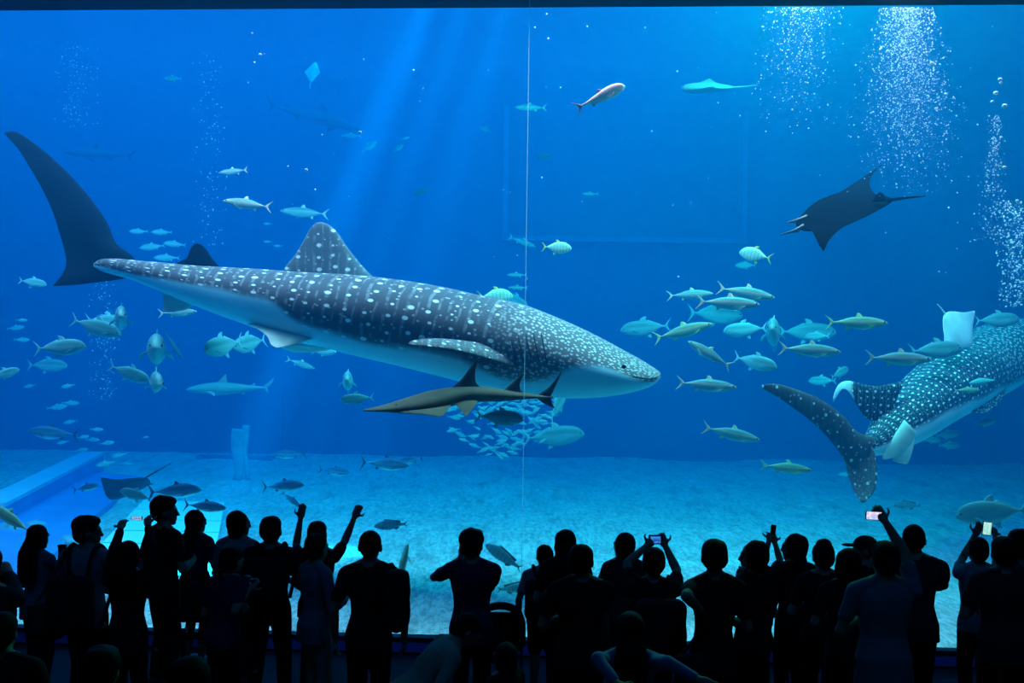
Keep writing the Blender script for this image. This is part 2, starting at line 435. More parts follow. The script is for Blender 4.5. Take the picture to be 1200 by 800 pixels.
def shark_body(name, st, n=96, nr=44, boundary=None, headu=None, power=2.15):
    """st rows: centre(3), up(3), half-height, half-width, boundary fraction from the back (0..1), head 0..1"""
    A = cm([tuple(s) for s in st], n); V = []; su = []; sv = []; dk = []; hd = []; u = 0; prev = None
    rings = []
    for i in range(n):
        c = Vector(A[i, :3]); up = Vector(A[i, 3:6]).normalized()
        tg = Vector(A[min(i+1, n-1), :3]-A[max(i-1, 0), :3]).normalized()
        side = tg.cross(up).normalized(); up = side.cross(tg).normalized()
        hh, hw, bf, hf = A[i, 6], A[i, 7], A[i, 8], A[i, 9]
        if prev is not None: u += (c-prev).length
        prev = c; r = ell_ring(c, side, up, hw, hh, nr, power); rings.append(r)
        g = (hh+hw)/2
        for j in range(nr):
            a = 2*math.pi*j/nr; aa = a if a <= math.pi else a-2*math.pi
            fr = (1-math.cos(aa))/2
            su.append(u); sv.append(aa*0.62 + 20*(aa < 0))
            wob = 0.05*noise.noise(Vector((u*1.5, 3.1, 0)))
            dk.append(max(0, min(1, (bf+wob-fr)/0.07+0.5))); hd.append(max(0, min(1, hf)))
    V, Fc = ring_loft(rings)
    me = mesh(name, V, Fc)
    for nm, vals in (('su', su), ('sv', sv), ('dark', dk), ('head', hd)): fattr(me, nm, vals+[vals[0], vals[-1]])
    return me
def fin_skin(part, spotted_scale, dark=1.0, head=0.0, origin=(0, 0, 0), axis=(1, 0, 0), axis2=(0, 0, 1), name='fin'):
    me = mesh(name, *part); a, b, o = Vector(axis), Vector(axis2), Vector(origin)
    co = [v.co-o for v in me.vertices]
    fattr(me, 'su', [c.dot(a)*spotted_scale for c in co]); fattr(me, 'sv', [c.dot(b)*spotted_scale for c in co])
    dk = dark if callable(dark) else (lambda c: dark)
    fattr(me, 'dark', [dk(v.co) for v in me.vertices]); fattr(me, 'head', [head]*len(co)); return me
# ---- the large whale shark crossing in front
def sd(px):                       # its distance along the body: nose a little nearer than the tail
    return 13.35+(775-px)/775*0.9
rows = [ # px, top, bottom, half-width m, dark boundary, head
 (110, 308.5, 312.5, .015, .5, 0), (117, 304, 317, .05, .55, 0), (135, 303, 322, .11, .58, 0), (160, 305, 329, .16, .6, 0), (195, 308, 343, .24, .5, 0), (230, 311, 357, .33, .42, 0),
 (265, 313, 370, .41, .40, 0), (300, 315, 382, .50, .40, 0), (330, 317, 392, .56, .41, 0), (360, 319, 401, .62, .56, 0), (395, 321, 409, .67, .66, 0),
 (430, 324, 418, .71, .70, 0), (470, 329, 427, .74, .68, 0), (510, 336, 437, .76, .63, 0), (550, 345, 447, .78, .62, .0), (580, 351, 455, .79, .68, .15),
 (600, 356, 459, .80, .73, .6), (625, 365, 463, .81, .72, 1), (650, 375, 465, .80, .62, 1), (675, 386, 466, .78, .42, 1), (700, 398, 465, .74, .34, 1),
 (722, 409, 462, .68, .34, 1), (742, 419, 458, .58, .40, 1), (758, 427, 453, .44, .52, 1), (768, 432, 447, .30, .62, 1), (774, 436, 441, .10, .6, 1)]
st = []
for px, tp, bt, hw, bf, hf in rows:
    d = sd(px); c = W(px, (tp+bt)/2, d); hh = (W(px, tp, d)-W(px, bt, d)).length/2
    tilt = Vector((0, -0.22, 1))   # rolled a little towards the window
    st.append((*c, *tilt, hh, hw*0.9, bf, hf))
root = empty('whale_shark', W(450, 372, sd(450)))
tag(root, 'huge whale shark with rows of white spots crossing the tank above the crowd', 'whale shark')
def part(name, me, mat, rt):
    o = ob(name, me, mat); o.parent = rt; o.matrix_parent_inverse = Matrix.Translation(rt.location).inverted(); return o
part('body', shark_body('body', st, 150, 56), SK1, root)
def pf(pts, d0, d1=None):         # pixel outline, distance from root to tip
    d1 = d0 if d1 is None else d1; n = len(pts)-1
    return [W(p[0], p[1], d0+(d1-d0)*i/max(1, n)) for i, p in enumerate(pts)]
NY = (0.05, 1, 0.05)
dT = sd(110)
pr2 = lambda t: 0.15+0.85*max(0, 1-abs(t-0.68)/0.5) if t < .68 else 0.15+0.85*max(0, 1-abs(t-.68)/.32)
part('tail_fin', mesh('f', *fin(pf([(6, 155), (17, 153.5), (35, 164), (60, 184), (85, 208), (108, 235), (126, 262), (136, 285), (158, 303), (158, 322), (135, 328), (112, 331), (85, 334), (63, 335)], dT+.2, dT),
     pf([(5, 157), (11, 163), (21, 174), (35, 196), (50, 222), (62, 248), (70, 272), (75, 290), (77, 298), (78, 306), (77, 313), (73, 321), (68, 328), (62, 334)], dT+.2, dT), .17, NY, 44, 11, pr2)), M_findark, root)
d1 = sd(400)+.02
part('first_dorsal_fin', fin_skin(fin(pf([(446, 333), (425, 312), (408, 291), (394, 271), (385, 263), (376, 260)], d1), pf([(338, 331), (333, 316), (345, 300), (356, 282), (364, 267), (371, 261)], d1), .13, NY, 22, 9), 1.2, 0.9, 0.0), SK1, root)
part('second_dorsal_fin', mesh('f', *fin(pf([(262, 318), (249, 303), (241, 291), (235, 286), (230, 285)], sd(235)), pf([(214, 318), (207, 309), (219, 302), (223, 292), (227, 286)], sd(235)), .07, NY)), M_findark, root)
pd0 = sd(600)-.62
pec = fin([W(640, 436, pd0+.02), W(605, 428, pd0-.08), W(570, 418, pd0-.25), W(535, 409.5, pd0-.5), W(500, 405, pd0-.7), W(479, 403, pd0-.8)],
          [W(590, 406, pd0+.06), W(574, 404, pd0+.0), W(548, 400, pd0-.1), W(520, 397, pd0-.35), W(495, 397, pd0-.6), W(480, 400, pd0-.78)], .13, (0, .35, 1), 24, 9)
part('pectoral_fin', fin_skin(pec, 1.6, 1.0, 0.15, axis2=(0, .7, .7)), SK1, root)
pd1 = sd(540)+.55
part('pectoral_fin', fin_skin(fin(pf([(585, 446), (560, 446), (530, 436), (508, 428)], pd1, pd1+1.0), pf([(545, 440), (528, 428), (515, 420), (504, 424)], pd1, pd1+1.0), .1, (0, .4, 1)), 1.6, 0.6), SK1, root)
q = sd(340)-.35
part('pelvic_fin', mesh('f', *fin(pf([(378, 389), (365, 397), (342, 404), (322, 408)], q, q-.25), pf([(290, 379), (300, 384), (312, 393), (318, 405)], q+.1, q-.22), .08, (0, .8, .5))), M_finpale, root)
part('pelvic_fin', mesh('f', *fin(pf([(395, 408), (370, 412), (345, 413)], q+.7, q+.9), pf([(330, 400), (330, 407), (340, 412)], q+.7, q+.9), .07, (0, .8, .5))), M_finpale, root)
q = sd(200)-.02
part('anal_fin', mesh('f', *fin(pf([(232, 352), (222, 361), (207, 365), (195, 366)], q), pf([(187, 338), (191, 348), (191, 357), (191, 365)], q), .06, NY)), M_finpale, root)
e = W(731, 429.5, sd(731)-.60)
part('eye', mesh('eye', *ellipsoid(e, (.030, .022, .027))), M_eye, root)
M_gill = plain('gill_slit_dark', (0.012, 0.014, 0.02), 0.7)
for k, gx in enumerate((600, 609, 618, 627, 636)):
    ps = []
    for m_ in range(6):
        yy = 392+7.0*m_-k*0.5; d = sd(gx); zc = (yy-413)/50
        ps.append(W(gx-2+m_*1.4, yy, d-.705*math.sqrt(max(.05, 1-zc*zc*1.0))-.03))
    part('gill_slit', mesh('g', *tube(ps, .008, 6)), M_gill, root)
ps = [W(774, 439.5, sd(774)-.08), W(766, 443, sd(766)-.31), W(755, 443.5, sd(755)-.45), W(742, 441, sd(742)-.555)]
part('mouth_line', mesh('g', *tube(ps, .009, 6)), M_gill, root)
# ---- the second whale shark turning away on the right
def P2(px, py, d): return W(px, py, d)
def st2(px, py, d, rpx, ux, uy, uz, wid, bf, hf):
    return (*W(px, py, d), ux, uy, uz, rpx*d/F, rpx*d/F*wid, bf, hf)
upv = (-.50, -.62, .62)
rows2 = [st2(1012, 527, 14.5, 7, *upv, .9, .5, 0), st2(1028, 517, 14.8, 17, *upv, .9, .48, 0), st2(1046, 503, 15.2, 26, *upv, 1, .47, 0), st2(1070, 483, 15.7, 33, *upv, 1.05, .50, 0),
         st2(1095, 463, 16.3, 36, *upv, 1.1, .56, 0), st2(1121, 445, 16.9, 38, *upv, 1.15, .62, .1), st2(1146, 430, 17.5, 39, *upv, 1.2, .66, .8),
         st2(1169, 417, 18.1, 38, *upv, 1.2, .70, 1), st2(1188, 407, 18.8, 34, *upv, 1.2, .75, 1), st2(1203, 400, 19.4, 24, *upv, 1.2, .75, 1), st2(1212, 396, 19.8, 8, *upv, 1.1, .75, 1)]
r2 = empty('whale_shark', W(1100, 455, 16.4))
tag(r2, 'second whale shark turning away with its raised tail towards the glass', 'whale shark')
part('body', shark_body('body', rows2, 110, 50), SK2, r2)
NF = (.1, 1, .25)
M_tail2 = spotted_skin('whale_shark_tail_hide', (0.11, 0.105, 0.115), (0.6, 0.66, 0.66), (0.86, 0.84, 0.82), .1, col=0.20, row=0.22, spot_r=0.085, line=0.1)
part('upper_tail_lobe', fin_skin(fin(pf([(1024, 512), (1005, 506), (988, 487), (962, 468), (930, 455), (908, 449.5), (893, 451)], 14.45, 13.9),
     pf([(1012, 548), (998, 549), (978, 522), (956, 498), (930, 478), (908, 463), (893, 455)], 14.45, 13.9), .14, NF, 26, 9), 1.1, 1.0, 0), M_tail2, r2)
part('lower_tail_lobe', fin_skin(fin(pf([(1020, 518), (1026, 535), (1028, 556), (1025, 574), (1014, 588)], 14.5, 14.2),
     pf([(988, 525), (991, 546), (997, 566), (1003, 580), (1010, 589)], 14.46, 14.2), .12, NF, 20, 9), 1.3, 1.0, 0.15), M_tail2, r2)
part('dorsal_fin', fin_skin(fin([W(1058, 446, 15.2), W(1030, 452, 14.95), W(1010, 450, 14.85), W(995, 446, 14.8), W(984, 449, 14.8), W(977, 462, 14.8), W(976, 471, 14.8)],
     [W(1040, 492, 15.1), W(1016, 490, 14.9), W(1003, 472, 14.8), W(994, 458, 14.75), W(988, 455, 14.75), W(981, 464, 14.78), W(977, 471, 14.8)], .10, NF, 24, 9),
     1.3, lambda c: 1.0 if c.x > W(998, 450, 14.85).x else 0.0, 0.0), SK2, r2)
part('pelvic_fin', mesh('f', *fin(pf([(1072, 508), (1070, 525), (1064, 543), (1060, 543.5)], 15.0, 14.9), pf([(1050, 520), (1050, 532), (1046, 539), (1056, 543)], 15.0, 14.9), .07, NF)), M_finpale, r2)
part('pelvic_fin', mesh('f', *fin(pf([(1060, 492), (1050, 506), (1040, 520), (1033, 537)], 14.8, 14.65), pf([(1074, 506), (1066, 522), (1050, 535), (1035, 539)], 14.8, 14.65), .14, NF, 16, 9)), M_finpale, r2)
part('pectoral_fin', fin_skin(fin(pf([(1184, 440), (1176, 464), (1160, 482), (1145, 484)], 17.0, 16.3), pf([(1152, 442), (1142, 460), (1136, 472), (1139, 482)], 16.9, 16.3), .09, NF), 1.5, 1.0, .8), SK2, r2)
part('pectoral_fin', fin_skin(fin(pf([(1190, 398), (1205, 388), (1220, 384)], 18.3, 18.6), pf([(1172, 398), (1160, 391), (1154, 392)], 18.2, 18.2), .09, (0, .5, 1)), 1.5, .3, .8), SK2, r2)
# ---- guitarfish gliding left below the big shark
def gd(px): return 12.45+(px-427)/230*0.25
t = NT('guitarfish_skin'); sx = t.sep(t.pos()); nz = t.noise(5, t.obj(), 4)
M_gui = t.bsdf(t.mix(nz, (0.085, 0.065, 0.042), (0.16, 0.125, 0.085)), 0.6, 0, 0.05, nz, 0.15)
M_guif = plain('guitarfish_fin', (0.035, 0.037, 0.036), 0.7, 0, 0.05, nscale=9)
M_guib = plain('guitarfish_belly_edge', (0.55, 0.6, 0.55), 0.7, 0, 0.05, nscale=9)
g = empty('guitarfish', W(540, 466, gd(540)))
tag(g, 'brown wedge-nosed guitarfish with tall dark fins gliding below the whale shark', 'guitarfish')
rows = [(426, 479.6, 481.5, .02), (440, 477, 482, .07), (455, 473.5, 482.3, .12), (472, 468.5, 482.6, .18), (490, 463, 482.6, .23), (508, 458, 481, .24), (525, 454.5, 476, .2), (545, 452.5, 471, .15),
        (565, 453, 470.5, .13), (585, 455.5, 470, .11), (605, 458.5, 468.5, .085), (625, 461.5, 467, .055), (640, 463.3, 466.6, .035), (648, 464, 466.4, .02)]
st = []
for px, tp, bt, hw in rows:
    d = gd(px); st.append((*W(px, (tp+bt)/2, d), 0, -.25, 1, (bt-tp)/2*d/F, hw, .72, 0))
part('body', shark_body('body', st, 80, 32, power=2.0), M_gui, g)
q = gd(510)
part('pectoral_fin', mesh('f', *fin([W(440, 480, q-.02), W(470, 483.5, q-.22), W(495, 485, q-.36), W(513, 488, q-.42), W(516, 488, q-.42)], [W(530, 470, q-.05), W(529, 474, q-.15), W(526, 478, q-.28), W(521, 485, q-.38), W(518, 487.5, q-.41)], .06, (0, .3, 1), 16, 8)), M_gui, g)
part('pectoral_fin', mesh('f', *fin([W(440, 479, q+.02), W(470, 474, q+.3), W(495, 470, q+.45), W(513, 470, q+.5)], [W(530, 466, q+.08), W(530, 466, q+.2), W(526, 468, q+.4), W(516, 469, q+.49)], .06, (0, .3, 1), 16, 8)), M_gui, g)
part('pelvic_fin', mesh('f', *fin([W(530, 470, q-.1), W(537, 477, q-.2), W(545, 487, q-.3)], [W(560, 470, q-.1), W(556, 476, q-.2), W(547, 487, q-.3)], .05, (0, .6, .8))), M_gui, g)
part('first_dorsal_fin', mesh('f', *fin(pf([(528, 455), (540, 445), (550, 432), (559, 421)], gd(545)), pf([(566, 456), (558, 448), (557, 435), (560, 421)], gd(545)), .06, NY)), M_guif, g)
part('second_dorsal_fin', mesh('f', *fin(pf([(588, 459), (599, 449), (613, 437)], gd(600)), pf([(613, 462), (609, 451), (614, 438)], gd(600)), .05, NY)), M_guif, g)
part('upper_tail_lobe', mesh('f', *fin(pf([(628, 464), (642, 454), (652, 443), (658, 434.5)], gd(640)), pf([(642, 469), (646, 463), (652, 450), (659, 435)], gd(640)), .04, NY)), M_guif, g)
part('lower_tail_lobe', mesh('f', *fin(pf([(628, 466), (638, 473), (649, 478)], gd(640)), pf([(646, 461), (646, 469), (650, 478)], gd(640)), .035, NY)), M_guif, g)
part('eye', mesh('e', *ellipsoid(W(464, 474, gd(464)-.16), (.012, .009, .009))), M_eye, g)
# ---- black manta ray upper right
M_manta = plain('manta_black', (0.004, 0.005, 0.009), 1.0, 0, 0.0, nscale=4)
M_cep = plain('manta_fin_pinkish', (0.22, 0.14, 0.17), 0.6, 0, 0.1, nscale=6)
mt = empty('manta_ray', W(985, 250, 13.6))
tag(mt, 'black manta ray with long thin tail banking beside the bubbles', 'ray')
wing = fin([W(1033, 192.5, 14.7), W(1018, 203, 14.5), W(1000, 215, 14.25), W(980, 229, 14.0), W(962, 242, 13.8), W(945, 252, 13.6), W(933, 263, 13.45), W(938, 269, 13.4), W(949, 269, 13.3), W(955, 277, 13.1), W(960, 287, 12.9), W(964.5, 294, 12.8)],
           [W(1034, 193.5, 14.7), W(1024, 203, 14.45), W(1019, 213, 14.2), W(1021, 222, 14.0), W(1027, 228, 13.85), W(1036, 230, 13.7), W(1045, 234, 13.6), W(1030, 243, 13.5), W(1005, 257, 13.35), W(985, 268, 13.2), W(972, 281, 13.0), W(966, 293, 12.8)],
           .42, (-.1, .7, .7), 56, 15, lambda t: .06+.94*math.exp(-((t-.56)/.16)**2))
part('body', mesh('body', *wing), M_manta, mt)
part('cephalic_fin', mesh('f', *fin([W(942, 262, 13.4), W(928, 270, 13.3), W(914, 274.5, 13.25)], [W(936, 272, 13.45), W(926, 273.5, 13.35), W(914, 275.5, 13.25)], .08, (0, 1, .4))), M_cep, mt)
part('cephalic_fin', mesh('f', *fin([W(948, 250, 13.6), W(937, 255, 13.5), W(923, 260, 13.45)], [W(940, 262, 13.6), W(932, 261.5, 13.5), W(923, 261.5, 13.45)], .08, (0, 1, .4))), M_cep, mt)
part('dorsal_fin', mesh('f', *fin(pf([(1022, 236), (1026, 229), (1031, 224.5)], 13.52), pf([(1040, 235), (1036, 228), (1032, 225)], 13.52), .05, (.3, 1, 0))), M_manta, mt)
part('tail', mesh('t', *tube([W(1040, 234.5, 13.55), W(1060, 232, 13.6), W(1085, 229.5, 13.7)], (.025, .006), 6)), M_manta, mt)
# ================================================================ fish
def fish_skin(name, back, flank, belly, stripe=None, bars=None, mid=0.0, silver=0.25, spot=None):
    t = NT(name); xyz = t.sep(t.obj()); z, x = xyz[2], xyz[0]
    nz = t.noise(9, t.obj(), 4)
    h = t.math('ADD', t.math('MULTIPLY', z, 9.0), t.math('MULTIPLY_ADD', nz, 0.5, -0.25))
    c = t.mix(t.ss(h, mid-0.15, mid+0.55), t.mix(t.ss(h, mid-1.1, mid-0.3), belly, flank), back)
    if stripe is not None:
        c = t.mix(t.math('MULTIPLY', t.ss(t.math('ABSOLUTE', t.math('SUBTRACT', z, 0.018)), 0.006, 0.022, 1, 0), 0.8), c, stripe)
    if bars is not None:
        w = t.math('SINE', t.math('MULTIPLY', x, 62.0))
        c = t.mix(t.math('MULTIPLY', t.ss(w, 0.45, 0.9), 0.5), c, bars)
    sc = t.n('ShaderNodeTexVoronoi'); sc.inputs['Scale'].default_value = 60; t.l(t.obj(), sc.inputs['Vector'])
    m = t.bsdf(c, 0.42, silver, 0.12, sc.outputs['Distance'], 0.25, 0.004); MATS[name] = m; return m
FSK = {
 'jack': fish_skin('trevally_skin', (0.086, 0.272, 0.283), (0.207, 0.490, 0.490), (0.245, 0.517, 0.517), silver=.1),
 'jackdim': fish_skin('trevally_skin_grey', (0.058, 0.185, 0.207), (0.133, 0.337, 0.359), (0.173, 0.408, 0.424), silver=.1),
 'runner': fish_skin('runner_skin', (0.108, 0.250, 0.250), (0.257, 0.435, 0.413), (0.315, 0.500, 0.490), stripe=(0.547, 0.359, 0.261), silver=.1),
 'yrunner': fish_skin('yellow_runner_skin', (0.116, 0.250, 0.185), (0.257, 0.424, 0.316), (0.307, 0.479, 0.435), stripe=(0.490, 0.392, 0.190), silver=.1),
 'tuna': fish_skin('tuna_skin', (0.014, 0.072, 0.160), (0.056, 0.208, 0.320), (0.352, 0.768, 0.736), mid=-0.02, silver=.1),
 'pompano': fish_skin('pompano_skin', (0.334, 0.680, 0.480), (0.432, 0.760, 0.600), (0.432, 0.736, 0.600), bars=(0.144, 0.384, 0.336), silver=.05),
 'pink': fish_skin('amberjack_skin', (0.960, 0.72, 0.74), (0.970, 0.85, 0.84), (0.400, 0.66, 0.78), mid=-0.30, silver=0.0),
 'small': fish_skin('sardine_skin', (0.103, 0.326, 0.370), (0.207, 0.479, 0.490), (0.231, 0.500, 0.511), silver=.1),
 'grouper': fish_skin('grouper_skin', (0.092, 0.370, 0.392), (0.150, 0.500, 0.522), (0.260, 0.652, 0.652), bars=(0.058, 0.240, 0.272), silver=0),
 'shark': fish_skin('reef_shark_skin', (0.086, 0.239, 0.250), (0.133, 0.316, 0.326), (0.202, 0.435, 0.435), silver=0),
 'dshark': fish_skin('dark_shark_skin', (0.030, 0.07, 0.10), (0.060, 0.10, 0.13), (0.300, 0.4, 0.45), silver=0),
}
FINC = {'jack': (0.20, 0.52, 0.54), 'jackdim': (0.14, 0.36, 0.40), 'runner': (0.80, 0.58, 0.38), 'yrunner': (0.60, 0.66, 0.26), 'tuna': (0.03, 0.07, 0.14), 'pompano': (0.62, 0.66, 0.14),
        'pink': (0.72, 0.42, 0.45), 'small': (0.22, 0.5, 0.56), 'grouper': (0.10, 0.18, 0.20), 'shark': (0.18, 0.25, 0.28), 'dshark': (0.03, 0.05, 0.08)}
# profiles: x (snout .5, tail stem -.34), top, bottom, half-width; whole length = 1
PROF = {
 'jack': [(.5, -.005, -.02, .008), (.48, .035, -.045, .02), (.44, .082, -.07, .034), (.38, .118, -.10, .047), (.28, .145, -.135, .056), (.14, .155, -.155, .06), (0, .14, -.145, .055), (-.14, .10, -.105, .04), (-.25, .052, -.055, .022), (-.32, .022, -.022, .013), (-.37, .017, -.017, .010)],
 'runner': [(.5, -.002, -.008, .005), (.47, .022, -.03, .018), (.42, .045, -.05, .03), (.34, .07, -.072, .04), (.22, .092, -.092, .05), (.06, .10, -.105, .054), (-.08, .088, -.09, .047), (-.2, .055, -.058, .03), (-.29, .025, -.027, .016), (-.34, .013, -.013, .010), (-.37, .012, -.012, .008)],
 'tuna': [(.5, -.002, -.01, .006), (.47, .03, -.035, .024), (.41, .068, -.065, .045), (.31, .105, -.10, .065), (.18, .128, -.128, .078), (.04, .125, -.13, .078), (-.1, .095, -.10, .06), (-.21, .055, -.055, .036), (-.3, .022, -.022, .018), (-.36, .010, -.010, .012), (-.39, .010, -.010, .01)],
 'pompano': [(.5, -.02, -.035, .008), (.48, .03, -.07, .02), (.44, .085, -.10, .032), (.36, .145, -.145, .046), (.25, .185, -.185, .055), (.12, .195, -.2, .057), (-.02, .165, -.175, .05), (-.14, .105, -.115, .036), (-.23, .05, -.055, .02), (-.3, .02, -.02, .012), (-.35, .016, -.016, .009)],
 'pink': [(.5, -.01, -.025, .01), (.475, .035, -.06, .03), (.42, .075, -.09, .048), (.33, .10, -.11, .058), (.2, .105, -.125, .06), (.05, .085, -.12, .054), (-.1, .055, -.085, .04), (-.22, .032, -.045, .024), (-.31, .018, -.02, .013), (-.36, .015, -.015, .010)],
 'small': [(.5, -.004, -.01, .006), (.46, .03, -.04, .02), (.38, .075, -.085, .038), (.26, .11, -.12, .05), (.1, .12, -.135, .052), (-.06, .10, -.11, .044), (-.2, .055, -.06, .026), (-.3, .024, -.026, .013), (-.36, .02, -.02, .009)],
 'grouper': [(.5, -.01, -.02, .015), (.46, .045, -.05, .035), (.38, .085, -.085, .055), (.26, .125, -.12, .07), (.1, .14, -.135, .072), (-.06, .12, -.115, .06), (-.2, .075, -.07, .04), (-.3, .045, -.045, .025), (-.38, .04, -.04, .018)],
 'shark': [(.5, -.004, -.01, .006), (.47, .018, -.022, .025), (.42, .034, -.035, .042), (.33, .054, -.05, .055), (.2, .07, -.064, .06), (.05, .07, -.066, .056), (-.1, .05, -.05, .042), (-.22, .032, -.03, .026), (-.32, .018, -.016, .014), (-.4, .010, -.010, .008)],
}
PROF['yrunner'] = PROF['runner']; PROF['jackdim'] = PROF['jack']; PROF['dshark'] = PROF['shark']
def p3(pts, y=0.0): return [Vector((p[0], p[1] if len(p) == 3 else y, p[-1])) for p in pts]
FM = {}
def fin_material(kind): return plain('fin_'+kind, FINC[kind], 0.55, 0, 0.1, nscale=8)
def fish_parts(kind, bend=0.0):
    """body and fins, each a mesh of its own, in a unit-length fish heading +x"""
    key = (kind, bend)
    if key in FM: return FM[key]
    pr = cm(PROF[kind], 30); rings = []
    bx = lambda x: bend*(max(0, .25-x))**2 - bend*0.35*(max(0, x-.1))**2
    for x, tp, bt, hw in pr:
        rings.append(ell_ring(Vector((x, bx(x), (tp+bt)/2)), Vector((0, 1, 0)), Vector((0, 0, 1)), hw, (tp-bt)/2, 18, 1.9))
    out = [('body', mesh('body', *ring_loft(rings)), FSK[kind])]
    fm = fin_material(kind)
    def top(x): return float(np.interp(-x, -pr[:, 0], pr[:, 1]))
    def bot(x): return float(np.interp(-x, -pr[:, 0], pr[:, 2]))
    def wid(x): return float(np.interp(-x, -pr[:, 0], pr[:, 3]))
    def add(name, lead, trail, th=.014, nrm=(0, 1, 0), nt=9):
        f = lambda P: [Vector((p[0], bx(p[0])+(p[1] if len(p) == 3 else 0), p[-1])) for p in P]
        out.append((name, mesh(name, *fin(f(lead), f(trail), th, nrm, nt, 5)), fm))
    xs = pr[-1, 0]
    if kind in ('shark', 'dshark'):
        add('tail_fin', [(-.36, .012), (-.42, .05), (-.48, .10), (-.5, .125)], [(-.38, -.005), (-.43, .012), (-.475, .06), (-.5, .12)])
        add('lower_tail_lobe', [(-.37, -.005), (-.40, -.035), (-.425, -.06)], [(-.415, .02), (-.418, -.015), (-.428, -.058)])
        add('first_dorsal_fin', [(.16, top(.16)-.012), (.10, .115), (.055, .16)], [(.03, top(.03)-.012), (.04, .10), (.045, .158)])
        add('second_dorsal_fin', [(-.22, top(-.22)-.008), (-.25, .045), (-.275, .062)], [(-.28, top(-.28)-.006), (-.275, .035), (-.282, .06)])
        for s in (-1, 1):
            add('pectoral_fin', [(.27, s*.045, -.03), (.2, s*.12, -.055), (.13, s*.2, -.085)], [(.17, s*.045, -.035), (.14, s*.12, -.06), (.125, s*.195, -.085)], .016, (0, .3, 1))
        add('anal_fin', [(-.1, .0, bot(-.1)+.01), (-.14, 0, -.075)], [(-.17, 0, bot(-.17)+.008), (-.155, 0, -.072)])
    else:
        fk = {'jack': .15, 'jackdim': .15, 'runner': .12, 'yrunner': .12, 'tuna': .17, 'pompano': .17, 'pink': .14, 'small': .10, 'grouper': .09}[kind]
        sw = {'grouper': -.48, 'small': -.47}.get(kind, -.5)
        add('tail_fin', [(xs-.01, .0), (xs-.055, fk*.5), (sw, fk)] if False else [(sw, fk), (xs-.055, fk*.55), (xs+.012, .008), (xs+.012, -.008), (xs-.055, -fk*.55), (sw, -fk)],
            [(sw-.004, fk*.98), (xs-.082, fk*.5), (xs-.052, .012), (xs-.052, -.012), (xs-.082, -fk*.5), (sw-.004, -fk*.98)], .012, (0, 1, 0), 21)
        if kind in ('jack', 'jackdim', 'pompano'):
            add('dorsal_fin', [(.12, top(.12)-.015), (.07, top(.07)+.05), (-.02, top(0)+.085)], [(-.02, top(-.02)-.015), (-.01, top(0)+.02), (-.028, top(0)+.08)])
            add('soft_dorsal_fin', [(.0, top(0)-.02), (-.05, top(-.05)+.025)], [(-.3, top(-.3)-.004), (-.28, top(-.28)+.012)], .010)
            add('anal_fin', [(.02, bot(.02)+.015), (-.03, bot(-.03)-.05), (-.09, bot(-.05)-.075)], [(-.1, bot(-.1)+.015), (-.085, bot(-.1)-.015), (-.095, bot(-.05)-.07)])
        elif kind == 'grouper':
            add('dorsal_fin', [(.22, top(.22)-.02), (.16, top(.16)+.05)], [(-.28, top(-.28)-.01), (-.3, top(-.28)+.06)])
            add('anal_fin', [(-.06, bot(-.06)+.02), (-.14, bot(-.12)-.05)], [(-.24, bot(-.24)+.01), (-.22, bot(-.22)-.04)])
        else:
            add('dorsal_fin', [(.10, top(.10)-.012), (.05, top(.05)+.045), (.01, top(.01)+.06)], [(-.02, top(-.02)-.012), (-.005, top(0)+.02), (.005, top(0)+.055)])
            add('anal_fin', [(-.10, bot(-.10)+.012), (-.14, bot(-.14)-.035), (-.175, bot(-.16)-.05)], [(-.19, bot(-.19)+.01), (-.18, bot(-.18)-.012), (-.18, bot(-.16)-.046)])
        for s in (-1, 1):
            add('pectoral_fin', [(.27, s*wid(.27)*.85, -.03), (.21, s*(wid(.21)+.035), -.06), (.13, s*(wid(.13)+.05), -.10)], [(.25, s*wid(.25)*.85, -.055), (.2, s*(wid(.2)+.02), -.085), (.13, s*(wid(.13)+.045), -.105)], .010, (.2, 1, .3), 7)
        for s in (-1, 1):
            out.append(('eye', mesh('eye', *ellipsoid((.435, s*wid(.435)*.80, .012), (.016, .012, .016), None, 10, 6)), M_eye))
    FM[key] = out; return out
PROTO = {}
NMS = {'jack': 'trevally', 'jackdim': 'trevally', 'runner': 'rainbow_runner', 'yrunner': 'rainbow_runner', 'tuna': 'tuna', 'pompano': 'golden_trevally', 'pink': 'amberjack', 'small': 'small_fish', 'grouper': 'grouper', 'shark': 'reef_shark', 'dshark': 'reef_shark'}
def fish(kind, px, py, lpx, yaw, pitch, d, label, group=None, cat='fish', bend=0.0, stretch=1.0, roll=0.0, simple=False, fat=1.0):
    """yaw 0 heads right, 180 left, -90 towards the window; pitch lifts the snout"""
    key = (kind, bend, simple)
    if key not in PROTO:
        r = empty(NMS[kind])
        for nm, me, mat in fish_parts(kind, bend):
            if simple and nm in ('eye', 'pectoral_fin', 'anal_fin', 'soft_dorsal_fin'): continue
            if len(me.materials) == 0: me.materials.append(mat)
            ob(nm, me, None, r)
        PROTO[key] = r; r['_used'] = 0
    p = PROTO[key]
    if not p['_used']: r = p; p['_used'] = 1
    else:
        r = copy_tree(p)
        for k in ('label', 'group'):
            if k in r: del r[k]
    L = lpx*d/F/max(0.42, abs(math.cos(R(yaw)))); 
    r.location = W(px, py, d); r.scale = (L, L*fat, L*stretch)
    r.rotation_mode = 'XYZ'
    r.rotation_euler = (Matrix.Rotation(R(yaw), 3, 'Z') @ Matrix.Rotation(-R(pitch), 3, 'Y') @ Matrix.Rotation(R(roll), 3, 'X')).to_euler()
    tag(r, label, cat, group); return r
SHOAL = 'small silvery fish shoaling behind the guitarfish'
fish('pink', 703, 113, 64, 8, 27, 12.3, 'pale pink fish swimming up alone near the top of the glass', bend=.25)
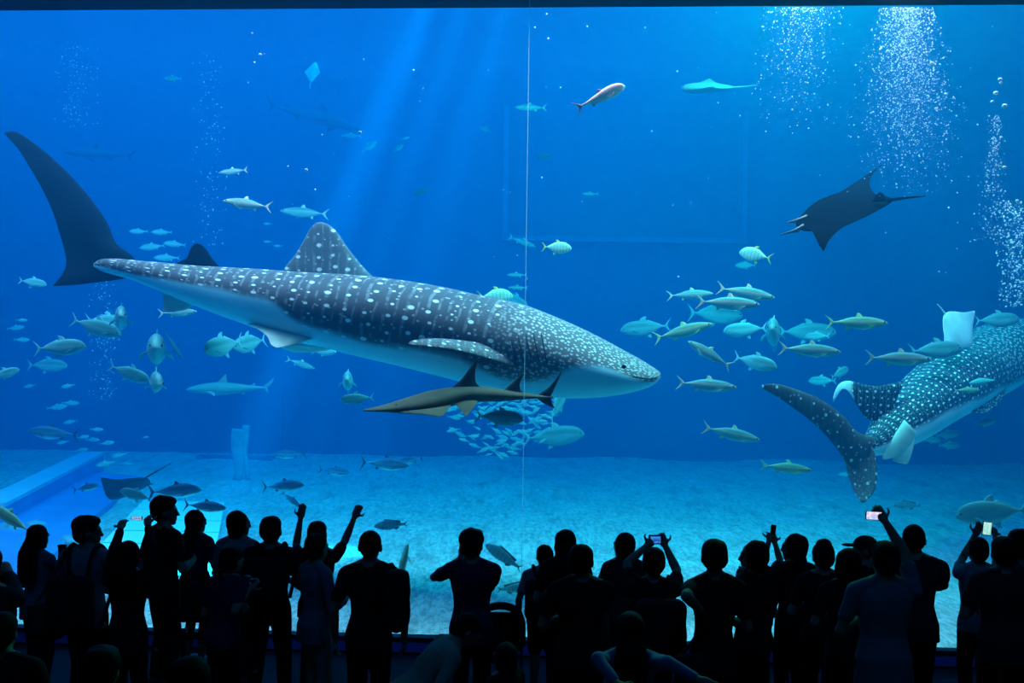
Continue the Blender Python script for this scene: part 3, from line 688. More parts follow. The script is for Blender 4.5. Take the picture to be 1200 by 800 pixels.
fish('runner', 622, 126, 38, 180, 0, 19, 'faint slender fish just left of the pink fish')
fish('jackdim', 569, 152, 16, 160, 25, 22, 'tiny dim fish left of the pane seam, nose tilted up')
fish('jackdim', 433, 172, 20, 30, 40, 21, 'small blue fish beside the light beam, lower one of a pair', bend=.25)
fish('jackdim', 467, 174, 15, 20, 40, 21, 'small blue fish in the light beam, second of a pair')
fish('small', 475, 162, 12, 20, 20, 23, 'tiniest faint fish above the pair in the light beam')
fish('runner', 412, 159, 24, 180, 0, 23, 'dim blue fish left of the light beam under a pale speck')
fish('jack', 203, 92, 21, 180, 0, 19, 'lone small blue fish near the top left of the tank')
fish('runner', 274, 201, 36, 180, -5, 16, 'pale fish with bright tail, above the long slender one', bend=.25)
fish('runner', 290, 239, 58, 180, 7, 14.6, 'long slender silver fish heading left above the small dorsal fin')
fish('runner', 357, 249, 58, 178, 4, 18, 'dim long fish left of the tall dorsal fin tip')
fish('pompano', 652, 290, 36, 0, -2, 14.5, 'yellow barred fish beside the pane seam above the whale shark')
fish('pompano', 886, 299, 36, 150, 16, 14.5, 'bright yellow-green fish heading left under the manta ray')
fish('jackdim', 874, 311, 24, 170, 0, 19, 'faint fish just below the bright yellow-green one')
fish('pompano', 580, 347, 42, 20, 5, 14.8, 'barred yellow fish peeking over the back of the whale shark')
fish('runner', 606, 322, 24, 180, 0, 20, 'upper of two slim pale fish left of the pane seam')
fish('runner', 607, 337, 24, 180, 0, 20, 'lower of two slim pale fish left of the pane seam')
fish('jackdim', 601, 351, 42, 0, -28, 18, 'blue fish diving behind the back of the whale shark')
fish('runner', 612, 283, 34, 0, -20, 21, 'barely visible fish on the pane seam')
fish('runner', 692, 227, 20, 180, 0, 21, 'small greenish fish inside the pale wall rectangle')
# right-hand shoal
fish('runner', 809, 345, 54, 0, 3, 15.8, 'teal runner, leftmost at the top of the shoal', bend=.25)
fish('runner', 874, 343, 70, 0, -9, 14.8, 'runner swimming uppermost in the shoal by the nose of the whale shark')
fish('runner', 853, 355, 76, 0, -2, 14.3, 'pinkish-tailed runner just under the uppermost one, dark spot on cheek')
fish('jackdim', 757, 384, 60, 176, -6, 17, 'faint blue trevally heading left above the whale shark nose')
fish('jackdim', 838, 368, 70, 20, 0, 18.5, 'dim fish half hidden behind the upper runners')
fish('yrunner', 800, 388, 72, 0, 15, 14.8, 'yellow-green runner tilting upward right of the whale shark nose')
fish('runner', 832, 415, 60, 180, 30, 14.4, 'bright slim fish slanting steeply across the shoal')
fish('jack', 874, 386, 54, 184, -5, 16.2, 'blue trevally facing left with fins lowered, in the middle of the shoal')
fish('jack', 907, 391, 34, -108, 6, 15.4, 'trevally seen head-on in the shoal, bright back', stretch=1.25, fat=1.6)
fish('jack', 884, 424, 50, -25, -14, 14.6, 'blunt-headed trevally with high bright back, turning toward the glass', bend=.25)
fish('runner', 828, 451, 72, 0, -4, 14.2, 'teal runner swimming level under the slanting slim fish')
fish('runner', 857, 508, 70, 0, -12, 14.4, 'runner swimming low, nose down, below the shoal')
fish('yrunner', 921, 548, 62, 0, -5, 14.5, 'yellow-tailed fish lowest on the open blue, left of the spotted tail')
fish('runner', 949, 410, 74, 0, -3, 14.2, 'orange-tailed runner left of the raised dorsal tip')
fish('jack', 958, 394, 26, 150, 0, 17, 'turquoise fish back showing just over the orange-tailed runner')
fish('jackdim', 945, 389, 70, 0, 0, 18, 'dim long fish behind the orange-tailed runner')
fish('yrunner', 1004, 378, 74, 0, 0, 14.5, 'olive runner with pale mouth, highest right of the head-on trevally')
fish('runner', 1053, 420, 78, 0, -1, 14.0, 'orange-tailed runner almost touching the second whale shark')
fish('jackdim', 1096, 410, 64, 0, 4, 15.6, 'dark fish close above the second whale shark')
fish('jackdim', 1168, 375, 54, 0, 3, 16.2, 'dull fish right of the pale ray')
fish('jack', 984, 437, 28, 35, 20, 17.5, 'round pale fish, right one of a dim pair above the curled fin')
fish('jack', 964, 446, 28, 145, 0, 18, 'round pale fish, left one of a dim pair above the curled fin')
fish('yrunner', 1133, 457, 32, 0, 2, 15.2, 'green fish in front of the flank of the second whale shark')
fish('grouper', 1152, 447, 30, 170, -8, 15.0, 'black fish in front of the flank of the second whale shark', bend=.25)
fish('jackdim', 1154, 495, 28, 10, 10, 17, 'greenish round fish below the fin of the second whale shark')
fish('jackdim', 1110, 509, 30, 0, 8, 18, 'dusky fish under the belly of the second whale shark, upper one')
fish('jackdim', 1112, 522, 26, 0, 0, 18.5, 'dusky fish under the belly of the second whale shark, lower one')
fish('jackdim', 1092, 516, 22, 0, 0, 19, 'dusky fish under the belly of the second whale shark, nearest the tail')
fish('grouper', 1063, 592, 34, 180, 0, 15.6, 'dark stout fish hovering over the sand right of the spotted tail')
fish('grouper', 992, 556, 20, 180, 0, 20, 'dark little fish far back on the sand left of the spotted tail')
# left side
fish('jack', 38, 331, 34, 0, -8, 16, 'trevally under the black tail fin at the left')
fish('jack', 70, 407, 62, 0, 4, 14.2, 'silver trevally heading right, sharpest of the left group')
fish('jackdim', 55, 428, 48, 0, 0, 18, 'dim fish shadowing the sharp silver trevally')
fish('jack', 112, 383, 62, 0, -16, 14.6, 'trevally diving right, in the front of the left cluster')
fish('jack', 124, 376, 50, 0, -3, 16.1, 'pale trevally behind the diving one in the left cluster')
fish('jack', 142, 374, 34, -70, 3, 14.3, 'trevally turned to the glass at the right of the left cluster', stretch=1.1, fat=1.5)
fish('jack', 184, 410, 42, -73, 2, 14.2, 'trevally facing the glass, upper of two stacked head-on fish', stretch=1.15, fat=1.8)
fish('jack', 180, 446, 38, -58, -8, 13.8, 'glinting trevally facing the glass, lower of two stacked head-on fish', stretch=1.1, bend=.25, fat=1.6)
fish('jack', 151, 437, 52, 0, -20, 14.6, 'trevally nose down beside the two stacked head-on fish')
fish('jack', 5, 438, 30, 30, 20, 14.6, 'trevally cut by the left edge of the glass')
fish('jack', 262, 405, 34, 235, -14, 14.6, 'thin-looking trevally turning left under the pale fin, left of a pair', stretch=1.25)
fish('jack', 293, 402, 30, 235, -14, 15.2, 'thin-looking trevally turning left under the pale fin, right of a pair', stretch=1.25)
fish('runner', 208, 366, 46, 0, 4, 15.6, 'pale fish passing behind the anal fin of the whale shark')
fish('dshark', 203, 404, 44, 0, -55, 18, 'dark slim fish nose down behind the upper head-on trevally')
for k, (x, y, l) in enumerate(((163, 271, 24), (190, 272, 26), (179, 289, 32), (205, 286, 28), (196, 302, 32))):
    fish('small', x, y, l, 180, (0, 0, -6, 5, 0)[k], 18.5, 'small pale fish in the knot behind the second dorsal fin', 'knot of pale fish behind the second dorsal fin')
for x, y in ((314, 283), (326, 288), (314, 262)):
    fish('small', x, y, 11, 180, 0, 20, 'tiny pale fish between the two dorsal fins', 'tiny fish between the dorsal fins', simple=True)
fish('jack', 408, 447, 26, -84, 5, 15.2, 'little fish facing the glass above the guitarfish snout', stretch=1.15, fat=1.6)
fish('jack', 419, 467, 40, 185, -6, 14.6, 'pale trevally heading left at the tip of the guitarfish snout')
fish('jackdim', 585, 489, 58, 0, -4, 13.4, 'dusky trevally with black fins close under the guitarfish')
fish('jackdim', 648, 511, 74, 0, 6, 17.2, 'large dim fish behind the shoal at its right edge')
fish('jack', 379, 412, 30, 0, 0, 16.2, 'fish half hidden behind the pale pelvic fin')
fish('runner', 352, 426, 36, 0, -18, 18, 'faint slim fish below the pale pelvic fin')
fish('jack', 655, 470, 34, 60, 50, 16, 'pale fish rising behind the guitarfish tail')
sm = [(80, 452, 18), (82, 472, 22), (66, 477, 26), (83, 494, 18), (113, 503, 17), (97, 512, 16), (74, 518, 15), (108, 515, 18), (125, 519, 19), (140, 533, 20), (148, 543, 15), (95, 527, 17), (124, 543, 24), (25, 398, 20), (18, 384, 22), (35, 452, 16), (25, 375, 15), (170, 512, 9)]
for k, (x, y, l) in enumerate(sm):
    fish('small', x, y, l, (0, 180)[k % 3 == 0], (-12, 0, 8)[k % 3], 18+(k % 4)*.8, 'small pale fish low in the blue at the left of the tank', 'loose shoal low at the left')
fish('tuna', 63, 507, 60, 180, 4, 16, 'large dim tuna over the small shoal at the left')
fish('tuna', 340, 532, 40, 180, 0, 18, 'small white-bellied tuna, farthest over the sand under the whale shark')
fish('tuna', 392, 552, 38, 0, -6, 17.5, 'white-bellied tuna in the middle of three over the sand')
fish('tuna', 451, 543, 58, 0, -3, 16.2, 'plump tuna with clear dark tail, over the sand below the guitarfish')
fish('tuna', 482, 539, 30, 150, -10, 17, 'dark tuna tail-on right of the plump tuna')
fish('tuna', 332, 569, 50, 0, 4, 15, 'blue-backed tuna over the sand above the pointing hand')
fish('tuna', 341, 585, 26, 20, -40, 15.4, 'blue fish nose down under the blue-backed tuna')
fish('tuna', 205, 575, 64, 0, 4, 14.4, 'greenish tuna just above the slatted platform')
fish('tuna', 240, 593, 50, 0, -4, 13.6, 'dark blue tuna over the right end of the slatted platform')
fish('tuna', 101, 571, 32, 0, 12, 15.2, 'pale-bellied fish over the blue channel')
fish('jackdim', 160, 580, 40, 180, 15, 14.5, 'pale fish with dark tail beside the dark ray')
fish('yrunner', 12, 607, 70, 160, 25, 13.0, 'yellow-finned fish in the lower left corner')
fish('grouper', 458, 615, 40, 180, -5, 14, 'mottled fish resting on the sand between the raised hand and the shoulder bag')
fish('grouper', 590, 652, 50, 160, 30, 12.9, 'striped grouper over the bright sand near the stroller')
fish('grouper', 604, 689, 44, 0, 5, 12.5, 'grouper tail-on beside the boy with the backpack')
fish('yrunner', 471, 665, 30, 80, 45, 12.8, 'yellowish fish pecking the sand right of the shoulder bag')
fish('jackdim', 1164, 600, 86, 175, -6, 13.6, 'large pale domed fish in the lower right corner', stretch=1.1)
fish('shark', 270, 455, 104, 180, -2, 18.5, 'pale grey shark gliding left, deep behind the trevally', cat='shark')
fish('dshark', 118, 181, 84, 180, 3, 26, 'dark far shark near the black tail fin tip', cat='shark')
fish('dshark', 366, 136, 120, 0, -14, 28, 'big dim shark shape high behind the light beam', cat='shark')
# the ball of small silvery fish under the belly of the whale shark
rs = random.Random(3); taken = []
for k in range(190):
    a = rs.random()*2*math.pi; q = math.sqrt(rs.random())
    x = 590+q*66*math.cos(a); y = 482+q*54*math.sin(a)
    if y < 455 and x > 560: y += 30
    dd = 16.8+rs.random()*2.6; ll = rs.uniform(10, 18)
    if any(abs(x-a)+abs(y-b) < 10 and abs(dd-c) < .24 for a, b, c in taken): continue
    taken.append((x, y, dd))
    fish('small', x, y, ll, rs.choice((0, 180, 20, 160, -30)), rs.uniform(-40, 40), dd, 'small silvery fish in the dense ball below the whale shark', SHOAL, simple=True)
# rays beyond the shark
def ray(px, py, d, span, length, rot, label, col, tl=1.0, name='ray'):
    mat = plain(col[0], col[1], 0.7, 0, 0.05, nscale=7)
    r = empty(name)
    half = [(.0, .5), (.12, .42), (.30, .22), (.5, -.02)]
    lead = [Vector((-x, y, 0)) for x, y in half[::-1]]+[Vector((x, y, 0)) for x, y in half[1:]]
    tr = [(.5, -.05), (.34, -.16), (.18, -.34), (.05, -.44)]
    trail = [Vector((-x, y, 0)) for x, y in tr]+[Vector((x, y, 0)) for x, y in tr[::-1]]
    zf = lambda p: Vector((p.x*span, p.y*length, .10*span*(abs(p.x)*2)**2))
    ob('body', mesh('body', *fin([zf(p) for p in lead], [zf(p) for p in trail], .16*length, (0, 0, 1), 31, 11, lambda t: .08+.92*math.exp(-((t-.5)/.22)**2))), mat, r)
    ob('tail', mesh('tail', *tube([(0, -.40*length, 0), (0, -.6*length, 0), (.03, -(.5+.8*tl)*length, .02)], (.022*length, .005), 6)), mat, r)
    for s in (-1, 1): ob('eye', mesh('eye', *ellipsoid((s*.09*span, .36*length, .05*length), (.02*length,)*3, None, 8, 6)), M_eye, r)
    r.location = W(px, py, d); r.rotation_euler = rot; tag(r, label, 'ray'); return r
PALE = ('ray_pale', (0.72, 0.80, 0.80)); GREYG = ('ray_grey_green', (0.14, 0.20, 0.20)); DARK = ('ray_dark', (0.03, 0.05, 0.08))
ray(1121, 387, 16.0, .80, .74, (R(90), R(136), R(22)), 'white-bellied ray upright beside the second whale shark', PALE, .3)
ray(830, 103, 17, .80, .86, (0, R(-26), R(82)), 'pale mottled ray gliding near the top, left of the bubbles', GREYG, .5)
ray(367, 85, 20, .34, .42, (R(80), R(8), R(-20)), 'far ray showing a white patch at the top left of the light beam', PALE, .4)
ray(494, 226, 20, .46, .3, (R(-20), R(0), R(70)), 'small green ray right of the light beam above the dorsal fin', GREYG, .3)
ray(638, 184, 20, .42, .3, (R(-15), R(0), R(60)), 'small green ray right of the pane seam', GREYG, .3)
ray(150, 571, 15.4, .95, .8, (R(-25), R(8), R(60)), 'dark ray over the edge of the blue channel', DARK, .8)
# rocks on the seabed
M_rock = plain('reef_rock', (0.30, 0.40, 0.48), 0.85, 0, 0.1, nscale=5, namt=.5)
def rock(px, py, d, s, label, name='rock', seed=0, group=None):
    V, Fc = ellipsoid((0, 0, 0), s, None, 24, 16)
    out = []
    for v in V:
        k = 1+.28*noise.noise(Vector((v.x*2/s[0]+seed, v.y*2/s[0], v.z*2/s[0]-seed)))+.12*noise.noise(v*6+Vector((seed, 0, 0)))
        out.append(v*k)
    o = ob(name, mesh(name, out, Fc), M_rock); p = W(px, py, d); p = on_sand(px, py+4); p.z += s[2]*.4
    o.location = p; tag(o, label, 'rock', group); return o
rock(14, 624, 13.3, (.22, .2, .17), 'blue-lit rock in the lower left corner, nearest the edge', seed=2)
rock(40, 620, 13.1, (.2, .2, .14), 'blue-lit rock between the corner rock and the long-haired woman', seed=5)
rock(82, 636, 12.9, (.18, .2, .13), 'blue-lit rock beside the flat-capped head', seed=8)
for k, (x, w_) in enumerate(((279, .085), (289, .045))):
    b = on_sand(x, 562); t_ = W(x+(0, -2)[k], (503, 498)[k], b.y); pts = [b+(t_-b)*q+Vector((.03*math.sin(q*7+k), 0, 0)) for q in (0, .25, .5, .75, 1)]
    o = ob('rock_pillar', mesh('rock_pillar', *tube(pts, (w_*1.2, w_*1.9), 12, 20)), M_rock)
    tag(o, ('dim upright rock column standing on the sand, thicker of a pair', 'dim upright rock column standing on the sand, thinner of a pair')[k], 'rock')
# slatted platform on the seabed at the left
pl = empty('slatted_platform', on_sand(190, 628)); tag(pl, 'pale slatted platform lying on the sand behind the tall man', 'platform')
M_slat = plain('platform_slat_paint', (0.66, 0.92, 0.97), 0.6, 0, .1, nscale=9, namt=.1)
cs = [on_sand(x, y, .10) for x, y in ((168, 586), (263, 588), (247, 676), (84, 672))]
for k in range(6):
    a, b = k/6, (k+.93)/6
    q = [cs[0].lerp(cs[3], a), cs[1].lerp(cs[2], a), cs[1].lerp(cs[2], b), cs[0].lerp(cs[3], b)]
    V = q+[v-Vector((0, 0, .06)) for v in q]
    o = ob('slat', mesh('slat', V, [(0, 1, 2, 3), (7, 6, 5, 4)]+[(i, i+4, (i+1) % 4+4, (i+1) % 4) for i in range(4)], False), M_slat)
    o.parent = pl; o.matrix_parent_inverse = Matrix.Translation(pl.location).inverted()
# ---------------------------------------------------------------- bubbles
t = NT('air_bubble'); M_bub = t.bsdf((0.62, 0.74, 0.80), 0.25, 0, 0.4)
ico = bmesh.new(); bmesh.ops.create_icosphere(ico, subdivisions=1, radius=1.0); ico.verts.index_update()
IV = [v.co.copy() for v in ico.verts]; IF = [tuple(v.index for v in f.verts) for f in ico.faces]; ico.free()
def plume(label, n, fn, d0, d1, smin, smax, seed, power=2.2):
    rr = random.Random(seed); V = []; Fc = []
    for _ in range(n):
        x, y = fn(rr); d = d0+(d1-d0)*rr.random(); c = W(x, y, d); s = (smin+(smax-smin)*rr.random()**power)*d/F/2
        o = len(V); V += [c+v*s for v in IV]; Fc += [tuple(i+o for i in f) for f in IF]
    o = ob('bubble_plume', mesh('bubble_plume', V, Fc), M_bub); tag(o, label, 'bubbles', 'bubble plumes', 'stuff'); return o
def gx(rr, s=1.0): return max(-2.2, min(2.2, rr.gauss(0, 1)))*s
def f1(rr): q = rr.random()**1.9; return 942+gx(rr, 21)-q*14+q*gx(rr, 12), 9+q*150*(.6+.4*rr.random())
def f2(rr):
    q = rr.random()**1.35; y = 9+q*225*(.55+.45*rr.random()); return 1062+gx(rr, 14+12*min(1, q*1.6))+(-8 if rr.random() < .4 else 10)*q*1.6, y
def f3(rr): q = rr.random(); return 1167-q*6+gx(rr, 4+7*q), 135+q*150
def f4(rr): q = rr.random(); return 1186+gx(rr, 10)+q*8, 235+q*125
plume('wide white bubble plume fading near the top of the glass, leftmost of the four', 1300, f1, 12.0, 13.4, .4, 2.0, 1, 3.0)
plume('tallest and densest white bubble plume, reaching down past the manta wing', 5200, f2, 12.0, 13.2, .4, 2.1, 2, 3.0)
plume('thin rising string of bubbles between the dense plume and the edge', 620, f3, 12.0, 12.6, .4, 2.4, 3, 2.8)
plume('bubble cloud at the right edge above the second whale shark', 1000, f4, 12.75, 13.4, .4, 2.8, 4, 2.8)
def ff(cx, y0, y1, sx): return lambda rr: (cx+gx(rr, sx), y0+(y1-y0)*rr.random())
plume('faint bubble haze drifting at the upper left', 260, ff(88, 50, 150, 12), 17, 19, .5, 1.5, 5)
plume('faint bubble streak above the second dorsal fin', 260, ff(246, 60, 290, 9), 17, 19, .5, 1.6, 6)
plume('faint bubble trail between the left trevally', 320, ff(122, 330, 470, 8), 17, 18.5, .5, 1.6, 7)
plume('stray bubbles scattered across the upper tank', 90, lambda rr: (rr.uniform(280, 1195), 12+rr.random()**1.3*340), 12.0, 15, .8, 2.2, 8, 1.5)
bm0 = mesh('bubble', *ellipsoid((0, 0, 0), (1, 1, .72), None, 12, 8)); bm0.materials.append(M_bub)
for k, (x, y, s) in enumerate(((1172, 93, 5), (1173, 97, 4), (1167, 109, 6), (1163, 119, 4), (1177, 124, 6), (1109, 110, 4), (1092, 74, 5), (1097, 127, 4), (1177, 196, 5), (1192, 235, 4), (305, 64, 3.5), (422, 155, 4), (359, 199, 4))):
    o = ob('bubble', bm0); q = s*12.2/F/2; o.location = W(x, y, 12.2); o.scale = (q, q, q)
    tag(o, ('single large air bubble among the rising strings at the right', 'single air bubble in the open blue at the upper left')[k > 9], 'bubble', ('large single bubbles at the right', 'single bubbles at the upper left')[k > 9])
# ================================================================ the crowd
def cloth(name, col): 
    if name in MATS: return MATS[name]
    t = NT(name); w = t.noise(160, t.obj(), 2); n = t.noise(6, t.obj(), 4)
    MATS[name] = t.bsdf(t.mix(n, tuple(v*.8 for v in col), tuple(min(1, v*1.15) for v in col)), 0.9, 0, 0.1, w, .3, .004); return MATS[name]
CL = {'black': cloth('black_cloth', (.012, .012, .015)), 'navy': cloth('navy_cloth', (.015, .022, .06)), 'grey': cloth('grey_cloth', (.13, .15, .19)), 'lgrey': cloth('pale_grey_cloth', (.20, .22, .26)),
      'white': cloth('white_cloth', (.4, .42, .45)), 'olive': cloth('olive_cloth', (.05, .055, .035)), 'brown': cloth('brown_cloth', (.06, .045, .035)), 'denim': cloth('denim_cloth', (.09, .16, .28)),
      'khaki': cloth('khaki_cloth', (.30, .28, .22)), 'maroon': cloth('maroon_cloth', (.08, .02, .025)), 'charcoal': cloth('charcoal_cloth', (.03, .032, .038))}
t = NT('skin_tone'); n = t.noise(14, t.obj(), 4)
M_skin = t.bsdf(t.mix(n, (.28, .17, .12), (.35, .22, .16)), .65, 0, .1)
t = NT('black_hair'); sp = t.sep(t.obj()); n = t.noise(90, t.obj(), 3)
M_hair = t.bsdf(t.mix(n, (.004, .0035, .0035), (.012, .010, .009)), .7, 0, .06, n, .6, .004)
M_shoe = plain('shoe_rubber', (.05, .05, .055), .6, nscale=20); M_shoew = plain('pale_shoe', (.45, .47, .5), .6, nscale=20)
M_phone = plain('phone_case', (.01, .01, .012), .25)
M_bag = cloth('bag_nylon', (.018, .018, .022))
def screen_mat(name, a, b, c, strength):
    t = NT(name); g = t.gen(); s = t.sep(g); n = t.noise(3.2, g, 2)
    col = t.mix(t.ss(n, .42, .6), t.mix(s[2], a, b), c)
    e = t.n('ShaderNodeEmission'); t.l(col, e.inputs[0]); e.inputs[1].default_value = strength
    t.l(e.outputs[0], t.out.inputs['Surface']); return t.m
M_scr = screen_mat('phone_screen_pink', (.35, .55, .95), (.85, .62, .95), (.95, .92, 1.0), .95)
M_scr2 = screen_mat('phone_screen_aqua', (.25, .85, .75), (.45, .95, 1.0), (.80, 1.0, .80), .85)
M_scr3 = screen_mat('phone_screen_blue', (.01, .05, .45), (.03, .16, .75), (.05, .35, .9), .8)
M_scr4 = screen_mat('phone_screen_faint', (.10, .35, .75), (.25, .55, .85), (.45, .75, .95), .7)
def hand(wr, d, n, side):
    """palm, four bent fingers of different length and a thumb off the side of the palm. wr wrist, d pointing on, n palm normal"""
    d = Vector(d).normalized(); n = Vector(n); n = (n-d*n.dot(d)).normalized(); s = d.cross(n).normalized()*side
    pc = wr+d*.05; M = Matrix((s, n, d)).transposed()
    P = [ellipsoid(pc, (.041, .017, .056), M, 14, 9), capsule(wr-d*.03, wr+d*.02, .026, .026, 10)]
    for k, (o, L) in enumerate(((-.030, .068), (-.010, .078), (.010, .074), (.029, .058))):
        b = wr+d*.088+s*o-d*abs(o)*.3; dir1 = (d+n*.35+s*o*4).normalized(); m = b+dir1*L*.55; e = m+(d*.55+n*.85+s*o*2).normalized()*L*.5
        P += [capsule(b-d*.02, m, .0092, .0085, 8), capsule(m, e, .0085, .0072, 8)]
    tb = wr+d*.03-s*.032; tm = tb+(d*.55-s*.75+n*.3).normalized()*.042; te = tm+(d*.85-s*.2+n*.35).normalized()*.034
    P += [capsule(tb+s*.012, tm, .0125, .0105, 8), capsule(tm, te, .0105, .0085, 8)]
    return P
PEOPLE = []
def person(px, ytop, H, label, face=0, hface=None, top='black', sleeve='short', bottom='black', legs='trousers', hair='short', wide=1.0, arms=('down', 'down'), lean=0, leanaz=0, crouch=0.0, stance=.0, shoes=M_shoe, cap=None, hem=.47, hand_look='relax', head_tilt=0, toplen=None, dist=None):
    fy = R(face); hy = R(face if hface is None else hface)
    if dist is not None and not crouch: H = W(px, ytop, dist).z
    d = dist if dist is not None else on_level(px, ytop, H).y
    HK = 1.10*(1+.12*max(0, (1.5-H)/.4))
    P0 = W(px, ytop, d); base = Vector((P0.x, d, 0)); hz = .50*H-crouch*H
    fw = Vector((math.sin(fy), math.cos(fy), 0)); rt = Vector((math.cos(fy), -math.sin(fy), 0)); Z = Vector((0, 0, 1))
    la = R(leanaz); ldir = Vector((math.sin(la), math.cos(la), 0)); lq = Quaternion(Vector((ldir.y, -ldir.x, 0))*-1, R(lean)) if lean else Quaternion()
    piv = Vector((0, 0, hz))
    shift = Vector((0, 0, 0))
    def T(x, y, z):               # body-frame point (side, forward, height in H) of the upper body
        p = rt*(x*H)+fw*(y*H)+Z*(z*H-.50*H+hz); return piv+lq @ (p-piv)
    def D(v): return lq @ v
    if lean:                      # keep the head where the photo has it
        shift = Vector((0, 0, 0))-T(0, 0, 1.0)+Vector((0, 0, 0)); shift = Vector((-T(0, 0, .93).x, -T(0, 0, .93).y*0, 0))
    w = wide
    def ring(z, rx, ry, y=0.0, grow=0.0):
        c = T(0, y, z); return ell_ring(c, D(rt), D(fw), rx*H*w+grow, ry*H*(.5+.5*w)+grow, 22, 2.3)
    tor = [(.455, .078, .058, -.004), (.49, .097, .07, -.006), (.53, .100, .071, -.006), (.58, .088, .06, .0), (.62, .081, .056, .003), (.67, .086, .061, .004), (.72, .098, .067, .004), (.765, .103, .062, .0), (.80, .092, .05, -.004), (.825, .055, .04, -.006), (.845, .036, .037, -.004), (.88, .032, .034, .004)]
    def torso(z0, z1, grow, flare=0.0):
        zs = [z0]+[a[0] for a in tor if z0 < a[0] < z1]+[z1]; r = []
        A = np.array(tor)
        for z in zs:
            k = [float(np.interp(z, A[:, 0], A[:, i])) for i in (1, 2, 3)]
            if z < .49: k[0] = max(k[0], .097); k[1] = max(k[1], .07)
            r.append(ring(z, k[0], k[1], k[2], grow+flare*max(0, (.60-z)/.15)))
        return ring_loft(r)
    sk = [ring_loft([ring(a[0], a[1], a[2], a[3]) for a in tor])]
    # neck and head
    hfw = D(Vector((math.sin(hy), math.cos(hy), 0))); hrt = D(Vector((math.cos(hy), -math.sin(hy), 0))); hz_ = D(Z)
    if head_tilt:
        q = Quaternion(hrt, R(head_tilt)); hfw = q @ hfw; hz_ = q @ hz_
    hc = T(0, .006, 1.0-.068*HK-.004)
    def Hh(x, y, z): return hc+(hrt*x+hfw*y+hz_*z)*H*HK
    HM = Matrix((hrt, hfw, hz_)).transposed()
    def he(c, r): return ellipsoid(Hh(*c), tuple(v*H*HK for v in r), HM, 18, 12)
    sk += [he((0, -.004, .010), (.0445, .054, .056)), he((0, .014, -.022), (.036, .038, .040)), he((0, .034, -.050), (.019, .017, .015)),
           capsule(T(0, -.006, .82), Hh(0, -.008, -.03), .034*H, .031*H, 14),
           capsule(Hh(0, .050, .006), Hh(0, .060, -.015), .006*H, .0085*H, 8), he((0, .047, -.031), (.014, .008, .0045)), he((0, .046, -.037), (.013, .008, .0045)), he((0, .047, .014), (.03, .008, .006))]
    for s in (-1, 1):
        sk += [he((s*.046, -.006, -.006), (.006, .013, .019)), he((s*.017, .049, .004), (.0085, .006, .0055))]
    # shoulders
    SH = {}
    for s in (-1, 1):
        SH[s] = T(s*.112*w, -.004, .795)
        sk += [ellipsoid(SH[s], (.032*H,)*3), capsule(T(s*.02, -.008, .845), SH[s]+Z*.008*H, .027*H, .028*H)]
    # arms
    La, Lb = .172*H, .152*H; J = {}
    outside = []
    for s, a in ((-1, arms[0]), (1, arms[1])):
        S = SH[s]
        if isinstance(a, str):
            pre = {'down': ((.165*w, -.012, .635), (.165*w, .035, .49)), 'front': ((.158*w, .01, .645), (.05, .15, .655)), 'hip': ((.215*w, -.05, .655), (.115*w, .0, .565)), 'fold': ((.155*w, .03, .655), (-.03, .115, .665)),
                   'chest': ((.15*w, .03, .665), (.05, .14, .75)), 'pocket': ((.175*w, -.03, .64), (.125*w, .02, .515)), 'back': ((.15*w, -.03, .64), (.03, -.085, .55))}[a]
            E = T(s*pre[0][0], *pre[0][1:]); Hd = T(s*pre[1][0], *pre[1][1:])
            E = S+(E-S).normalized()*La; Hd = E+(Hd-E).normalized()*Lb
        else:
            (ex, ey), (hx, hy2) = a[0], a[1]; sg = a[2] if len(a) > 2 else 1; sg2 = a[3] if len(a) > 3 else 1
            def solve(px_, py_, Q, L, sg):
                off = 0
                for _ in range(4):
                    p = W(px_, py_, d+Q.y+off*0)-base; dx = Vector((p.x-Q.x, 0, p.z-Q.z)); q = dx.length
                    dy = sg*math.sqrt(max(0, L*L-q*q)); p = W(px_, py_, d+Q.y+dy)-base; p.y = Q.y+dy
                v = p-Q
                if v.length > L*1.12: p = Q+v.normalized()*L*1.12
                return p
            E = solve(ex, ey, S, La, sg); Hd = solve(hx, hy2, E, Lb, sg2)
        J[s] = (S, E, Hd)
        sk += [capsule(S, E, .0285*H, .0225*H, 14), capsule(E, E+(Hd-E)*.35, .0235*H, .0235*H, 14), capsule(E+(Hd-E)*.3, Hd, .0235*H, .0150*H, 14)]
        ad = (Hd-E).normalized(); pn = Vector((-s, 0, 0)) if abs(ad.x) < .8 else Vector((0, 1, 0))
        if not isinstance(a, str): pn = Vector((0, 1, 0))
        sk += hand(Hd, ad, pn, s)
    # legs
    LG = {}
    for s in (-1, 1):
        hip = rt*(s*.052*H*w)+Z*hz; ank = rt*(s*(.055+stance)*H)+Z*(.045*H)
        th, shn = .235*H, .225*H; v = ank-hip; L = min(v.length, (th+shn)*.999)
        aa = (th*th-shn*shn+L*L)/(2*L); hh = math.sqrt(max(0, th*th-aa*aa)); kd = (fw+rt*s*.35*(crouch > .05)).normalized()
        knee = hip+v.normalized()*aa+kd*max(hh, .008*H)
        LG[s] = (hip, knee, ank)
        sk += [capsule(hip+Z*.02*H, knee, .054*H*(.6+.4*w), .034*H, 16), capsule(knee, knee+(ank-knee)*.35-fw*.006*H, .034*H, .0335*H, 14), capsule(knee+(ank-knee)*.3-fw*.006*H, ank, .0335*H, .021*H, 14),
               capsule(ank-fw*.015*H-Z*.022*H, ank+fw*.085*H-Z*.028*H, .023*H, .016*H, 12)]
    root = empty('person', base+shift); tag(root, label, 'person', 'visitors watching the tank')
    ob('body', remesh(merge(*sk), .0085, 3, 'body'), M_skin, root)
    # hair
    sd_ = px*.37
